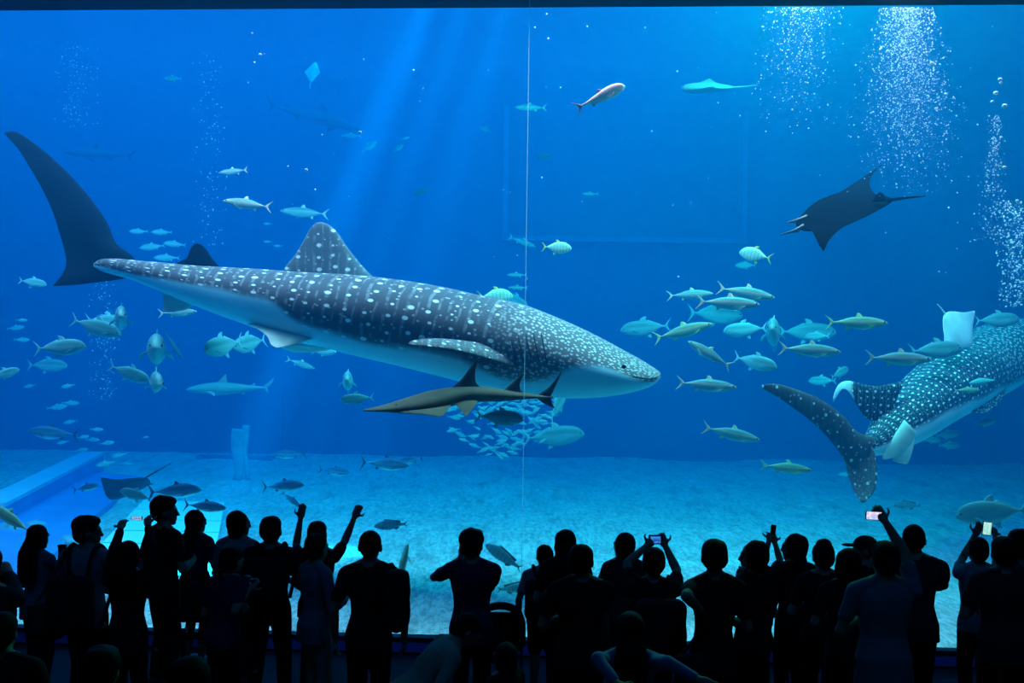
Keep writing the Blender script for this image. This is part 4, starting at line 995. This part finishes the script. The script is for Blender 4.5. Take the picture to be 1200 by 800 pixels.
    hp = [he((0, -.017, .017), (.0515, .056, .056)), he((0, -.024, .0), (.0505, .047, .05))]
    am = .006
    if hair == 'short': hp += [he((0, -.008, .030), (.049, .054, .043)), he((0, -.035, -.022), (.036, .025, .03))]
    elif hair == 'thick': hp += [he((0, -.016, .030), (.059, .060, .050)), he((0, .010, .050), (.044, .042, .026)), he((0, -.03, -.012), (.052, .036, .036))]
    elif hair == 'crop': hp = [he((0, -.008, .016), (.0475, .056, .053)), he((0, -.03, -.01), (.04, .03, .035))]; am = .003
    elif hair == 'bob': hp += [he((0, -.016, .018), (.056, .056, .056)), he((0, -.014, -.016), (.059, .05, .055)), he((0, -.018, -.042), (.058, .044, .034))]
    elif hair in ('long', 'xlong'):
        hp += [he((0, -.015, .018), (.054, .057, .056)), he((0, -.016, -.015), (.057, .051, .06))]
        n_ = 6 if hair == 'long' else 10
        for i in range(n_):
            hp.append(ellipsoid(T(0, -.040-.012*min(i, 3), .905-.024*i), ((.056+.004*min(i, 4)-.004*max(0, i-6))*H, .028*H, .036*H), HM))
    elif hair == 'bun': hp += [he((0, -.055, .035), (.026, .024, .026)), he((0, -.02, -.01), (.05, .046, .045))]
    elif hair == 'pony': hp += [he((0, -.004, .02), (.052, .057, .054)), he((0, -.02, -.008), (.049, .045, .045)), capsule(Hh(0, -.06, .01), Hh(0, -.072, -.085), .026*H, .014*H)]
    elif hair == 'knot': hp += [he((0, -.004, .02), (.051, .057, .052)), he((0, -.012, .066), (.036, .034, .022)), he((0, -.03, -.012), (.046, .036, .036))]
    hm = remesh(merge(*hp), .0085, 2, 'hair', am*H*.8 if False else am, 22, sd_, (1, 1, .35))
    ob('hair', hm, M_hair, root)
    if cap:
        cp = merge(he((0, -.006, .030), (.054, .060, .046)), he((0, .070, .024), (.040, .042, .0075)))
        ob('cap', remesh(cp, .008, 2, 'cap'), CL[cap], root)
    # shirt
    z0 = toplen if toplen else hem
    gp = [torso(z0, .833, .011, .012)]
    for s in (-1, 1):
        S, E, Hd = J[s]
        gp.append(ellipsoid(S, (.036*H,)*3))
        if sleeve == 'short': gp.append(capsule(S, S+(E-S)*.62, .037*H, .034*H, 14))
        elif sleeve == 'long': gp += [capsule(S, E, .036*H, .029*H, 14), capsule(E, E+(Hd-E)*.88, .029*H, .021*H, 14)]
        elif sleeve == 'none': gp.append(capsule(S, S+(E-S)*.12, .034*H, .030*H, 14))
        gp.append(capsule(T(s*.03, -.008, .835), S+Z*.008*H, .03*H, .032*H))
    ob('shirt', remesh(merge(*gp), .0115, 2, 'shirt', .007, 9, sd_, (1, 1, .8)), CL[top], root)
    # lower garment
    if legs == 'skirt':
        r = [ring(.60, .084, .06, 0, .014), ring(.53, .106, .078, 0, .016), ring(.45, .130, .098, 0, .016), ring(.36, .146, .114, 0, .016), ring(.285, .155, .122, 0, .016)]
        ob('skirt', remesh(ring_loft(r), .012, 2, 'skirt', .012, 7, sd_, (1, 1, .25)), CL[bottom], root)
    else:
        lp = [ring_loft([ring(z, *[float(np.interp(z, np.array(tor)[:, 0], np.array(tor)[:, i])) for i in (1, 2, 3)], .002) for z in (.462, .49, .53, .58, .60)])] if not crouch else [ellipsoid(piv+Z*.02*H, (.105*H*w, .085*H, .075*H))]
        for s in (-1, 1):
            hip, knee, ank = LG[s]
            if legs == 'shorts': lp += [capsule(hip+Z*.01*H, hip+(knee-hip)*.85, .060*H*(.6+.4*w), .050*H, 16)]
            else: lp += [capsule(hip+Z*.01*H, knee, .060*H*(.6+.4*w), .042*H, 16), capsule(knee, ank+Z*.012*H, .042*H, .034*H, 14)]
        ob('shorts' if legs == 'shorts' else 'trousers', remesh(merge(*lp), .0115, 2, 'trousers', .006, 9, sd_, (1, 1, .6)), CL[bottom], root)
    for s in (-1, 1):
        ank = LG[s][2]
        sp_ = [capsule(ank-fw*.022*H-Z*.020*H, ank+fw*.092*H-Z*.026*H, .027*H, .0185*H, 14), bevbox((0, 0, 0), (.05*H, .14*H, .016), .006)]
        M = Matrix((rt, fw, Z)).transposed(); c = ank+fw*.035*H; c.z = .009
        sp_[1] = ([c+M @ Vector(v) for v in sp_[1][0]], sp_[1][1])
        ob('shoe', remesh(merge(*sp_), .009, 1, 'shoe'), shoes, root)
    info = dict(root=root, d=d, base=base+shift, J=J, T=T, H=H, fw=fw, rt=rt, Hh=Hh, hfw=hfw, hrt=hrt)
    PEOPLE.append(info); return info
def thing_from(name, label, cat, loc, group=None, rot=None):
    r = empty(name, loc, rot); tag(r, label, cat, group); return r
def sub(root, name, prt, mat, label=None, smooth=True):
    """a part given in place coordinates"""
    me = mesh(name, *prt, smooth=smooth) if isinstance(prt, tuple) else prt
    o = ob(name, me, mat, root)
    me.transform(root.matrix_basis.inverted() if root.rotation_euler != (0, 0, 0) else Matrix.Translation(-root.location)); tag(o, label); return o
def phone(px, py, d, wpx, hpx, label, scr, rz=0.0, tilt=0.0):
    r = thing_from('phone', label, 'phone', W(px, py, d)); w, h = wpx*d/F, hpx*d/F
    Mx = Matrix.Rotation(rz, 4, 'Z') @ Matrix.Rotation(tilt, 4, 'Y')
    def tr(p): return [(Mx @ Vector(v)) for v in p[0]], p[1]
    ob('case', mesh('case', *tr(bevbox((0, 0, 0), (w, .010, h), .0035))), M_phone, r)
    if scr is not None: ob('screen', mesh('screen', *tr(box((0, -.0058, 0), (w*.88, .0012, h*.90))), False), scr, r, None)
    ob('camera_lens', mesh('camera_lens', *tr(ellipsoid((w*.36, .0065, h*.3), (.006, .003, .006), None, 10, 6))), M_eye, r)
    return r
def backpack(p, label, z0, z1, width, depth, mat=None, dx=0.0, straps=True, name='backpack'):
    """bag worn on the back of person p, z0..z1 in body heights"""
    H = p['H']; T = p['T']; b = p['base']; mat = mat or M_bag
    c = b+T(dx, -.086-depth/2, (z0+z1)/2); r = thing_from(name, label, 'bag', c)
    hz = math.atan2(p['fw'].x, p['fw'].y); h = (z1-z0)*H
    sub(r, 'bag_body', remesh(merge(bevbox(c, (width*H, depth*H, h), min(depth*H, width*H)*.42, -hz, 4), ellipsoid(c-p['fw']*depth*H*.25, (width*H*.45, depth*H*.5, h*.40))), .012, 4, 'bag_body', .008, 8, width*9), mat)
    pc = c-p['fw']*depth*H*.52-Vector((0, 0, h*.18)); sub(r, 'front_pocket', bevbox(pc, (width*H*.7, depth*H*.3, h*.42), .02, -hz, 3), mat)
    top = c+Vector((0, 0, h*.5))
    sub(r, 'handle', tube([top+p['rt']*-.04, top+Vector((0, 0, .035)), top+p['rt']*.04], .008, 6, 10), mat)
    if straps:
        for s in (-1, 1):
            pts = [b+T(s*.05+dx*.5, -.08, z1-.005), b+T(s*.066, -.055, .84), b+T(s*.073, .0, .860), b+T(s*.078, .078, .78), b+T(s*.105, .068, .68), b+T(s*.112, -.05, z0+.03)]
            sub(r, 'strap', tube(pts, .016, 8, 26), mat)
    return r
def handbag(c, w, dp, h, label, shoulder, mat=None, rz=0.0):
    r = thing_from('shoulder_bag', label, 'bag', c); mat = mat or M_bag; c = Vector(c)
    sub(r, 'bag_body', remesh(merge(bevbox(c, (w, dp, h), min(w, dp)*.4, rz, 4), ellipsoid(c-Vector((0, 0, h*.15)), (w*.56, dp*.6, h*.42))), .012, 4, 'bag_body', .012, 7, w*31), mat)
    sub(r, 'flap', bevbox(c+Vector((0, -dp*.42, h*.22)), (w*.92, dp*.2, h*.5), .02, rz), mat)
    sub(r, 'strap', tube([c+Vector((-w*.4, 0, h*.4)), c.lerp(Vector(shoulder), .5)+Vector((-w*.3, 0, 0)), Vector(shoulder)+Vector((0, 0, .045)), c.lerp(Vector(shoulder), .5)+Vector((w*.3, .03, 0)), c+Vector((w*.4, 0, h*.4))], .014, 8, 24), mat)
    return r
# ---- left to right
p = person(-14, 640, 1.70, 'person at the very left edge, only an elbow in view', top='charcoal', arms=('down', ((6, 664), (-8, 690))), wide=1.05)
p_long = person(45, 614, 1.58, 'long-haired woman at the far left turned right, a cup held before her', face=25, hface=20, top='grey', sleeve='short', bottom='black', legs='trousers', hair='xlong', wide=.9, arms=('front', ((70, 678), (72, 655), 1, 1)), hem=.44, dist=9.7)
p_cap = person(103, 605, 1.66, 'person with puffy hair and a light top wearing backpack straps, face turned right', face=10, hface=65, top='lgrey', bottom='black', hair='thick', wide=1.0, arms=('down', ((127, 676), (124, 690))), hem=.45, dist=9.0)
p_ph = person(151, 633, 1.50, 'dark-haired woman holding a phone above her head with both hands', face=0, hface=0, top='black', sleeve='long', bottom='black', hair='long', wide=.92, arms=(((134, 643), (141, 620), 1, 1), ((178, 640), (174, 616), 1, 1)), hem=.40, dist=8.55)
p_tall = person(193, 582, 1.78, 'tallest young man at the left, short hair, profile turned right', face=35, hface=70, top='black', sleeve='short', bottom='black', hair='thick', wide=.86, arms=('pocket', 'front'), dist=10.0)
p_skirt = person(230, 597, 1.62, 'woman in a knee-length dark skirt with shoulder-length hair', face=20, hface=48, top='navy', bottom='black', legs='skirt', hair='long', wide=.92, arms=('fold', 'front'), shoes=M_shoew, sleeve='long', dist=10.95)
p_bob = person(280, 598, 1.62, 'woman with cropped wavy hair in a pale top beside the photographer', face=15, hface=55, top='lgrey', bottom='black', hair='bob', wide=.95, arms=('front', ((304, 660), (302, 680))), dist=10.15)
p_cam = person(269, 640, 1.52, 'person in dark clothes crouched over a camera on a strap', face=25, hface=35, top='navy', sleeve='short', bottom='black', hair='short', wide=.9, arms=('front', ((282, 716), (298, 692), -1, 1)), lean=8, leanaz=30, dist=8.5)
p_vest = person(318, 604, 1.68, 'man in a dark vest over short white sleeves, legs apart', face=0, hface=5, top='black', sleeve='short', bottom='black', hair='short', wide=1.0, arms=('front', 'front'), stance=.03, hem=.46, dist=9.3)
p_both = person(372, 610, 1.66, 'person throwing both arms up, one finger pointing', face=5, hface=0, top='black', sleeve='short', bottom='black', hair='short', wide=.95, arms=(((347, 640), (352, 608), 1, 1), ((404, 634), (415, 607), 1, 1)), hem=.45, dist=9.8)
p_fold = person(371, 624, 1.62, 'person in a grey long-sleeved shirt with folded arms, in front of the arm-raiser', face=50, hface=30, top='grey', sleeve='long', bottom='khaki', hair='short', wide=.95, arms=('fold', 'front'), hem=.44, dist=8.8)
p_shb = person(434, 620, 1.70, 'broad man in black with a heavy bag on his right shoulder', face=0, hface=0, top='black', sleeve='short', bottom='black', hair='crop', wide=.97, arms=('down', 'down'), hem=.45, dist=8.3)
p_elb = person(554, 620, 1.66, 'man in a short-sleeved top with his left elbow stuck out', face=0, hface=20, top='navy', sleeve='short', bottom='black', hair='thick', wide=1.0, arms=(((509, 676), (537, 656), 1, 1), ((575, 688), (563, 690), 1, 1)), hem=.44, dist=8.75)
p_cro = person(548, 712, 1.62, 'person in pale khaki crouching and leaning over towards the stroller', face=70, hface=75, top='khaki', sleeve='long', bottom='khaki', hair='short', wide=1.12, arms=('front', 'front'), lean=42, leanaz=78, crouch=.20, dist=7.9)
p_boy = person(638, 638, 1.42, 'child in a pale top carrying a dark backpack', face=0, hface=-15, top='lgrey', bottom='black', legs='shorts', hair='short', wide=1.0, arms=('down', 'down'), dist=9.9)
p_lh = person(663, 620, 1.60, 'woman with straight long hair behind the child with the backpack', face=0, hface=0, top='black', bottom='black', hair='xlong', wide=.9, arms=('front', 'front'), dist=9.2)
p_brd = person(682, 637, 1.66, 'broad person in a black tee before the long-haired woman', face=0, hface=15, top='black', sleeve='short', bottom='black', hair='short', wide=1.06, arms=('front', ((706, 718), (711, 752))), hem=.44, dist=7.9)
p_lb = person(731, 624, 1.60, 'woman with a chin-length bob looking left', face=-20, hface=-45, top='charcoal', bottom='black', hair='bob', wide=.95, arms=('front', 'front'), dist=9.75)
p_hold = person(766, 641, 1.62, 'person framing a shot on a camera held overhead', face=0, hface=0, top='black', sleeve='short', bottom='black', hair='short', wide=.98, arms=(((735, 660), (757, 640), 1, 1), ((793, 668), (780, 640), 1, 1)), hem=.44, dist=8.2)
p_hip = person(838, 631, 1.70, 'person in a black tee with a hand on the hip', face=0, hface=10, top='black', sleeve='short', bottom='black', hair='short', wide=.88, arms=(((804, 698), (822, 716), -1, 1), 'front'), hem=.43, dist=7.7)
p_prof = person(884, 633, 1.60, 'woman with a bob in left profile in front of raised hands', face=-35, hface=-70, top='black', bottom='black', hair='bob', wide=.95, arms=('front', 'front'), legs='trousers', dist=8.4)
p_cl = person(888, 635, 1.60, 'person reaching a phone straight up with both hands together', face=0, hface=0, top='maroon', sleeve='short', bottom='black', hair='short', wide=.9, arms=(((896, 652), (901, 634), 1, 1), ((914, 656), (908, 636), 1, 1)), dist=9.9)
p_lp = person(931, 625, 1.66, 'woman with smooth long hair in left profile', face=-20, hface=-60, top='black', bottom='black', hair='long', wide=.96, arms=('front', 'front'), dist=9.25)
p_x1 = person(965, 635, 1.64, 'person with a flat topknot between the profile woman and the cap wearer', face=0, hface=0, top='black', bottom='black', hair='knot', wide=.98, arms=('front', 'front'), dist=8.8)
p_x2 = person(994, 642, 1.58, 'round-haired person at the shoulder of the cap wearer', face=0, hface=0, top='black', bottom='black', hair='bob', wide=.95, arms=('front', 'front'), dist=8.3)
p_capw = person(1014, 628, 1.62, 'person in a peaked cap looking left', face=-30, hface=-75, top='black', bottom='black', hair='crop', cap='maroon', wide=.95, arms=('front', 'front'), dist=9.3)
p_gr = person(1037, 633, 1.74, 'man in a grey tee raising a lit phone in his right hand', face=0, hface=0, top='grey', sleeve='short', bottom='black', hair='short', wide=1.05, arms=('front', ((1060, 648), (1038, 612), 1, 1)), hem=.40, dist=7.55)
p_big = person(1071, 613, 1.76, 'big man with cropped hair and a dark grey tee', face=10, hface=10, top='charcoal', sleeve='short', bottom='black', hair='crop', wide=1.1, arms=('front', ((1106, 686), (1090, 690), 1, 1)), hem=.45, dist=8.8)
p_r1 = person(1146, 629, 1.64, 'person in a light top lifting a lit phone with both hands', face=0, hface=0, top='lgrey', sleeve='short', bottom='black', hair='short', wide=.95, arms=(((1127, 656), (1142, 628), 1, 1), ((1170, 650), (1166, 628), 1, 1)), dist=9.45)
p_r2 = person(1176, 628, 1.70, 'broad dark-shirted person in front of the far right phone holder', face=0, hface=0, top='charcoal', sleeve='short', bottom='black', hair='short', wide=1.05, arms=('front', 'front'), hem=.42, dist=8.35)
p_r3 = person(1196, 621, 1.70, 'person half cut by the right edge', face=0, hface=0, top='navy', bottom='black', hair='thick', wide=1.0, arms=('front', 'front'), dist=8.9)
# people low and near, only partly in view
p_n1 = person(120, 758, 1.48, 'near dark head low at the left in front of the backpack wearer', top='grey', hair='thick', arms=('front', 'front'), bottom='black', dist=5.2)
p_n2 = person(224, 768, 1.45, 'near dark head low below the skirted woman', top='black', hair='bob', arms=('front', 'front'), bottom='black', dist=4.7)
p_n3 = person(2, 716, 1.45, 'hunched dark figure low at the left edge', top='black', hair='short', arms=('front', 'front'), bottom='black', wide=1.1, lean=0, dist=5.8)
p_den = person(738, 716, 1.52, 'long-haired person in a pale denim jacket stretching both arms out low', face=0, hface=0, top='denim', sleeve='long', bottom='black', hair='xlong', wide=.95, arms=(((700, 772), (722, 800), -1, -1), ((782, 776), (818, 796), -1, -1)), hem=.42, dist=6.3)
p_n4 = person(592, 752, 1.20, 'child low beside the stroller with pale cuffs', face=-50, hface=-40, top='black', sleeve='short', hair='bob', arms=('front', 'front'), bottom='black', wide=1.05, dist=6.9)
# ---- what they carry
def handmid(p, s, k=.07):
    S, E, Hd = p['J'][s]; return p['base']+Hd+(Hd-E).normalized()*k
def px_of(v):
    q = v-Vector((0, 0, CAMZ)); u, w_ = q.x/q.y, q.z/q.y; return PPX+F*(u*cr+w_*sr), PPY-F*(-u*sr+w_*cr)
def midhands(p, up=.0): return (handmid(p, -1)+handmid(p, 1))/2+Vector((0, 0, up))
m_ = midhands(p_ph); q_ = px_of(m_); phone(160, 607, m_.y, 14, 5, 'phone held sideways overhead between two hands, screen faint blue', M_scr4)
m_ = midhands(p_hold); r = thing_from('camera', 'compact camera with a glowing blue screen held overhead', 'camera', W(768.5, 632, m_.y)); cc = r.location
k_ = m_.y/F
sub(r, 'camera_body', bevbox(cc, (17*k_, .035, 11*k_), .008), M_phone); sub(r, 'lens', capsule(cc+Vector((0, .02, 0)), cc+Vector((0, .06, 0)), .03, .028, 14), M_phone)
sub(r, 'screen', box(cc+Vector((-.005, -.0185, 0)), (12*k_, .002, 8*k_)), M_scr3, smooth=False); sub(r, 'shutter_button', capsule(cc+Vector((.05, 0, 5.5*k_)), cc+Vector((.05, 0, 6.6*k_)), .008, .008, 10), M_phone)
m_ = midhands(p_cl); phone(906, 621, m_.y, 7, 13, 'dark phone held upright in clasped hands above the crowd', None, R(20), R(8))
m_ = handmid(p_gr, 1); phone(1024, 604, m_.y, 19, 10, 'bright pink-screened phone in the raised hand of the grey tee man', M_scr, R(-8), R(2))
m_ = midhands(p_r1); phone(1156.5, 619, m_.y, 12, 16, 'lit phone with an aqua picture held up at the far right', M_scr2, R(12), R(6))
m_ = handmid(p_long, 1, .09); r = thing_from('drink_cup', 'dark lidded cup in the hand of the long-haired woman', 'cup', m_)
rings = [ell_ring(m_+Vector((0, 0, z)), Vector((1, 0, 0)), Vector((0, 1, 0)), rr_, rr_, 18) for z, rr_ in ((-.06, .028), (-.05, .030), (.04, .038), (.05, .040))]
sub(r, 'cup_body', ring_loft(rings), CL['charcoal']); sub(r, 'lid', ring_loft([ell_ring(m_+Vector((0, 0, z)), Vector((1, 0, 0)), Vector((0, 1, 0)), rr_, rr_, 18) for z, rr_ in ((.048, .042), (.058, .042), (.064, .034))]), CL['black'])
# photographer's camera
m_ = handmid(p_cam, 1, .06)+Vector((-.05, .02, .0)); r = thing_from('camera', 'camera with a neck strap held low by the crouched photographer', 'camera', m_)
sub(r, 'camera_body', bevbox(m_, (.13, .06, .09), .012), M_phone); sub(r, 'viewfinder_hump', bevbox(m_+Vector((0, 0, .055)), (.05, .05, .03), .01), M_phone)
sub(r, 'lens', capsule(m_+Vector((0, .03, 0)), m_+Vector((0, .10, 0)), .036, .034, 16), M_phone); sub(r, 'screen', box(m_+Vector((-.005, -.031, -.005)), (.075, .003, .05)), M_scr3, smooth=False)
nb = p_cam['base']+p_cam['T'](0, -.05, .86)
sub(r, 'strap', tube([m_+Vector((-.07, 0, .03)), m_.lerp(nb, .5)+Vector((-.09, .05, 0)), nb+Vector((-.06, .02, 0)), nb+Vector((0, -.045, .015)), nb+Vector((.06, .02, 0)), m_.lerp(nb, .5)+Vector((.10, .05, 0)), m_+Vector((.07, 0, .03))], .012, 8, 40), M_bag)
backpack(p_cap, 'black backpack slung low on the person with puffy hair', .44, .72, .24, .11)
backpack(p_boy, 'dark backpack worn by the child in the pale top', .52, .80, .26, .12)
backpack(p_hold, 'large dark backpack on the person holding the camera overhead', .50, .78, .24, .11, dx=.02)
backpack(p_vest, 'flat dark backpack on the man with legs apart', .56, .80, .20, .045, straps=True)
sh = p_shb['base']+p_shb['T'](.10, -.02, .82)
handbag(W(465, 702, p_shb['d']-.12), .20, .16, .46, 'heavy black bag hanging from the shoulder of the broad man', sh)
handbag(p_hip['base']+p_hip['T'](-.10, -.09, .44), .26, .13, .34, 'rounded bag hanging behind the person with a hand on the hip', p_hip['base']+p_hip['T'](.05, -.03, .81))
handbag(p_cap['base']+p_cap['T'](-.12, -.14, .50), .30, .15, .30, 'dark bag at the left side of the person with puffy hair', p_cap['base']+p_cap['T'](-.08, -.03, .82), CL['brown'])
m_ = p_prof['base']+p_prof['T'](-.0, .17, .70); r = thing_from('plush_toy', 'small pale bear-shaped toy held by the bobbed woman in left profile', 'toy', m_)
m_ = W(870, 676, p_prof['d']-.02); r.location = m_
sub(r, 'toy_body', remesh(merge(ellipsoid(m_, (.04, .035, .045)), ellipsoid(m_+Vector((0, 0, .055)), (.032, .03, .03)), ellipsoid(m_+Vector((-.024, 0, .082)), (.011, .009, .011)), ellipsoid(m_+Vector((.024, 0, .082)), (.011, .009, .011)), ellipsoid(m_+Vector((-.04, 0, .01)), (.016, .014, .024)), ellipsoid(m_+Vector((.04, 0, .01)), (.016, .014, .024)), ellipsoid(m_+Vector((-.022, 0, -.05)), (.018, .02, .018)), ellipsoid(m_+Vector((.022, 0, -.05)), (.018, .02, .018))), .007, 2), CL['khaki'])
for s in (-1, 1): sub(r, 'eye', ellipsoid(m_+Vector((s*.012, -.028, .06)), (.005, .004, .005), None, 8, 6), M_eye)
# stroller with its hood and arched handle
d = on_level(590, 709, .90).y; o_ = W(588, 712, d); o_.z = 0
r = thing_from('stroller', 'black stroller with an arched handle between the elbow man and the child', 'stroller', o_)
M_tub = plain('stroller_tube', (.02, .02, .022), .35, .3)
def L_(x, y, z): return o_+Vector((x, y, z))
k_ = d/F
arc = [L_(-26.7*k_, 0, 0.535), L_(-26.7*k_, -.02, 0.715), L_(-25.5*k_, -.03, 0.785), L_(-19.6*k_, -.04, 0.860), L_(-7.9*k_, -.05, 0.900), L_(6.1*k_, -.05, 0.900), L_(17.8*k_, -.04, 0.855), L_(22.5*k_, -.03, 0.775), L_(23.7*k_, -.02, 0.715), L_(23.7*k_, 0, 0.535)]
sub(r, 'handle', tube(arc, .036, 10, 50), M_bag)
hood = []
for k in range(9):
    a = math.pi*k/8*.62; hood.append([L_(-3.5*k_+.215*math.cos(math.pi*j/16)*1.0, .05+.36*math.sin(a)*math.sin(math.pi*j/16)+.05*k/8, .50+.29*math.cos(a)*math.sin(math.pi*j/16)) for j in range(17)])
V = [v for rr_ in hood for v in rr_]; V2 = [v+Vector((0, .0, -.02)) for v in V]; n17 = 17; N = len(V)
Fc = []
for i in range(8):
    for j in range(16):
        a = i*n17+j; Fc += [(a, a+1, a+n17+1, a+n17), (N+a, N+a+n17, N+a+n17+1, N+a+1)]
for j in range(16): Fc += [(j, N+j, N+j+1, j+1), (8*n17+j, 8*n17+j+1, N+8*n17+j+1, N+8*n17+j)]
for i in range(8): Fc += [(i*n17, (i+1)*n17, N+(i+1)*n17, N+i*n17), (i*n17+16, N+i*n17+16, N+(i+1)*n17+16, (i+1)*n17+16)]
sub(r, 'hood', (V+V2, Fc), CL['black'])
sub(r, 'seat', remesh(merge(bevbox(L_(-3.5*k_, .12, .42), (.36, .34, .08), .03), bevbox(L_(-3.5*k_, .0, .62), (.36, .07, .44), .03)), .012, 3, 'seat'), CL['black'])
for s in (-1, 1):
    xx = -3.5*k_+s*.21
    sub(r, 'frame', tube([L_(xx, -.02, .64), L_(xx, .06, .45), L_(xx, .30, .12)], .014, 8, 16), M_tub); sub(r, 'frame', tube([L_(xx, .08, .46), L_(xx, -.06, .30), L_(xx, -.18, .10)], .014, 8, 16), M_tub)
    for yy in (.32, -.20):
        rg = []
        for k in range(24):
            a = 2*math.pi*k/24; c = L_(xx, yy+.085*math.cos(a), .105+.085*math.sin(a)); rad = Vector((0, math.cos(a), math.sin(a)))
            rg.append([c+rad*.018*math.cos(b)+Vector((.018*math.sin(b), 0, 0)) for b in [2*math.pi*j/8 for j in range(8)]])
        V = [v for q in rg for v in q]; Fc = [(i*8+j, i*8+(j+1) % 8, ((i+1) % 24)*8+(j+1) % 8, ((i+1) % 24)*8+j) for i in range(24) for j in range(8)]
        sub(r, 'wheel', (V, Fc), M_shoe)
# crowd barrier post by the woman in the skirt
b_ = on_level(214, 797, 0); r = thing_from('barrier_post', 'short black barrier post with a belt, left of the skirted woman', 'barrier', b_)
sub(r, 'base', ring_loft([ell_ring(b_+Vector((0, 0, z)), Vector((1, 0, 0)), Vector((0, 1, 0)), q, q, 24) for z, q in ((.002, .11), (.015, .11), (.03, .05))]), M_tub)
sub(r, 'post', ring_loft([ell_ring(b_+Vector((0, 0, z)), Vector((1, 0, 0)), Vector((0, 1, 0)), q, q, 16) for z, q in ((.02, .028), (.36, .028), (.365, .036), (.49, .036), (.50, .03))]), M_tub)
sub(r, 'belt', box(b_+Vector((.20, .0, .42)), (.34, .005, .05), R(2)), CL['black'], smooth=False)
# ================================================================ light
def area(name, loc, sx, sy, power, col, target=None, spread=180):
    l = bpy.data.lights.new(name, 'AREA'); l.shape = 'RECTANGLE'; l.size = sx; l.size_y = sy; l.energy = power; l.color = col
    l.spread = R(spread)
    o = bpy.data.objects.new(name, l); C.objects.link(o); o.location = loc
    if target is not None: o.rotation_euler = (Vector(target)-Vector(loc)).to_track_quat('-Z', 'Y').to_euler()
    return o
def spot(name, loc, target, power, deg, blend, col, r=0.15):
    l = bpy.data.lights.new(name, 'SPOT'); l.energy = power; l.spot_size = R(deg); l.spot_blend = blend; l.color = col; l.shadow_soft_size = r
    o = bpy.data.objects.new(name, l); C.objects.link(o); o.location = loc
    o.rotation_euler = (Vector(target)-Vector(loc)).to_track_quat('-Z', 'Y').to_euler(); return o
area('skylight_surface', (-6, 19.8, WS-0.2), 25, 17.5, 4400, (0.005, 0.47, 0.94))
area('skylight_front', (-1, 13.2, 9.2), 22, 1.8, 1800, (2.35, 1.12, 1.42), (-1, 13.6, 0), 165)
def glow(name, loc, power, col, r=.5):
    l = bpy.data.lights.new(name, 'POINT'); l.energy = power; l.color = col; l.shadow_soft_size = r
    o = bpy.data.objects.new(name, l); C.objects.link(o); o.location = loc; return o
glow('surface_glow', W(925, -75, 14.5), 1300, (0.02, 1.0, .38))  # added point lights that make the cyan glow at top right
glow('surface_glow', W(1010, -75, 14.5), 550, (0.02, 1.0, .5))
# sunbeams through the surface
for (ax, bx, by, d, pw, dg) in ((575, 388, 290, 15.2, 900, 6), (540, 365, 330, 15.8, 800, 3.4), (615, 440, 300, 16.4, 600, 4.5), (655, 500, 300, 17, 450, 6), (505, 345, 340, 15.5, 500, 2.6)):
    spot('sunbeam', W(ax, -190, d), W(bx, by, d-0.3), pw*85, dg, 0.7, (0.05, 0.75, 1.0))
for (ax, bx, by, d, pw, dg) in ((960, 900, 250, 16, 900, 5), (1000, 985, 300, 17, 700, 4), (905, 850, 260, 16, 600, 3)):
    spot('sunbeam', W(ax, -190, d), W(bx, by, d), pw*6, dg, 0.8, (0.05, 0.9, 1.0))
# added dim blue fill over the hall, brightens kerb and floor, no fixture
area('hall_blue_fill', (0, 4.5, 9.7), 18, 3, 75, (0.03, 0.30, 1.0), (0, 9.5, 0), 120)
# the room
w = bpy.data.worlds.new('hall_dark'); SC.world = w; w.use_nodes = True
w.node_tree.nodes['Background'].inputs[0].default_value = (0.0, 0.0, 0.0, 1)
SC.view_settings.view_transform = 'Standard'; SC.view_settings.look = 'None'
SC.view_settings.gamma = 1; SC.view_settings.use_curve_mapping = False
SC.view_settings.exposure = 0.0
cy = SC.cycles
cy.use_denoising = True
cy.max_bounces = 8; cy.volume_bounces = 2; cy.transparent_max_bounces = 32
cy.sample_clamp_indirect = 6
if WSC is not None: bpy.data.scenes.remove(WSC)
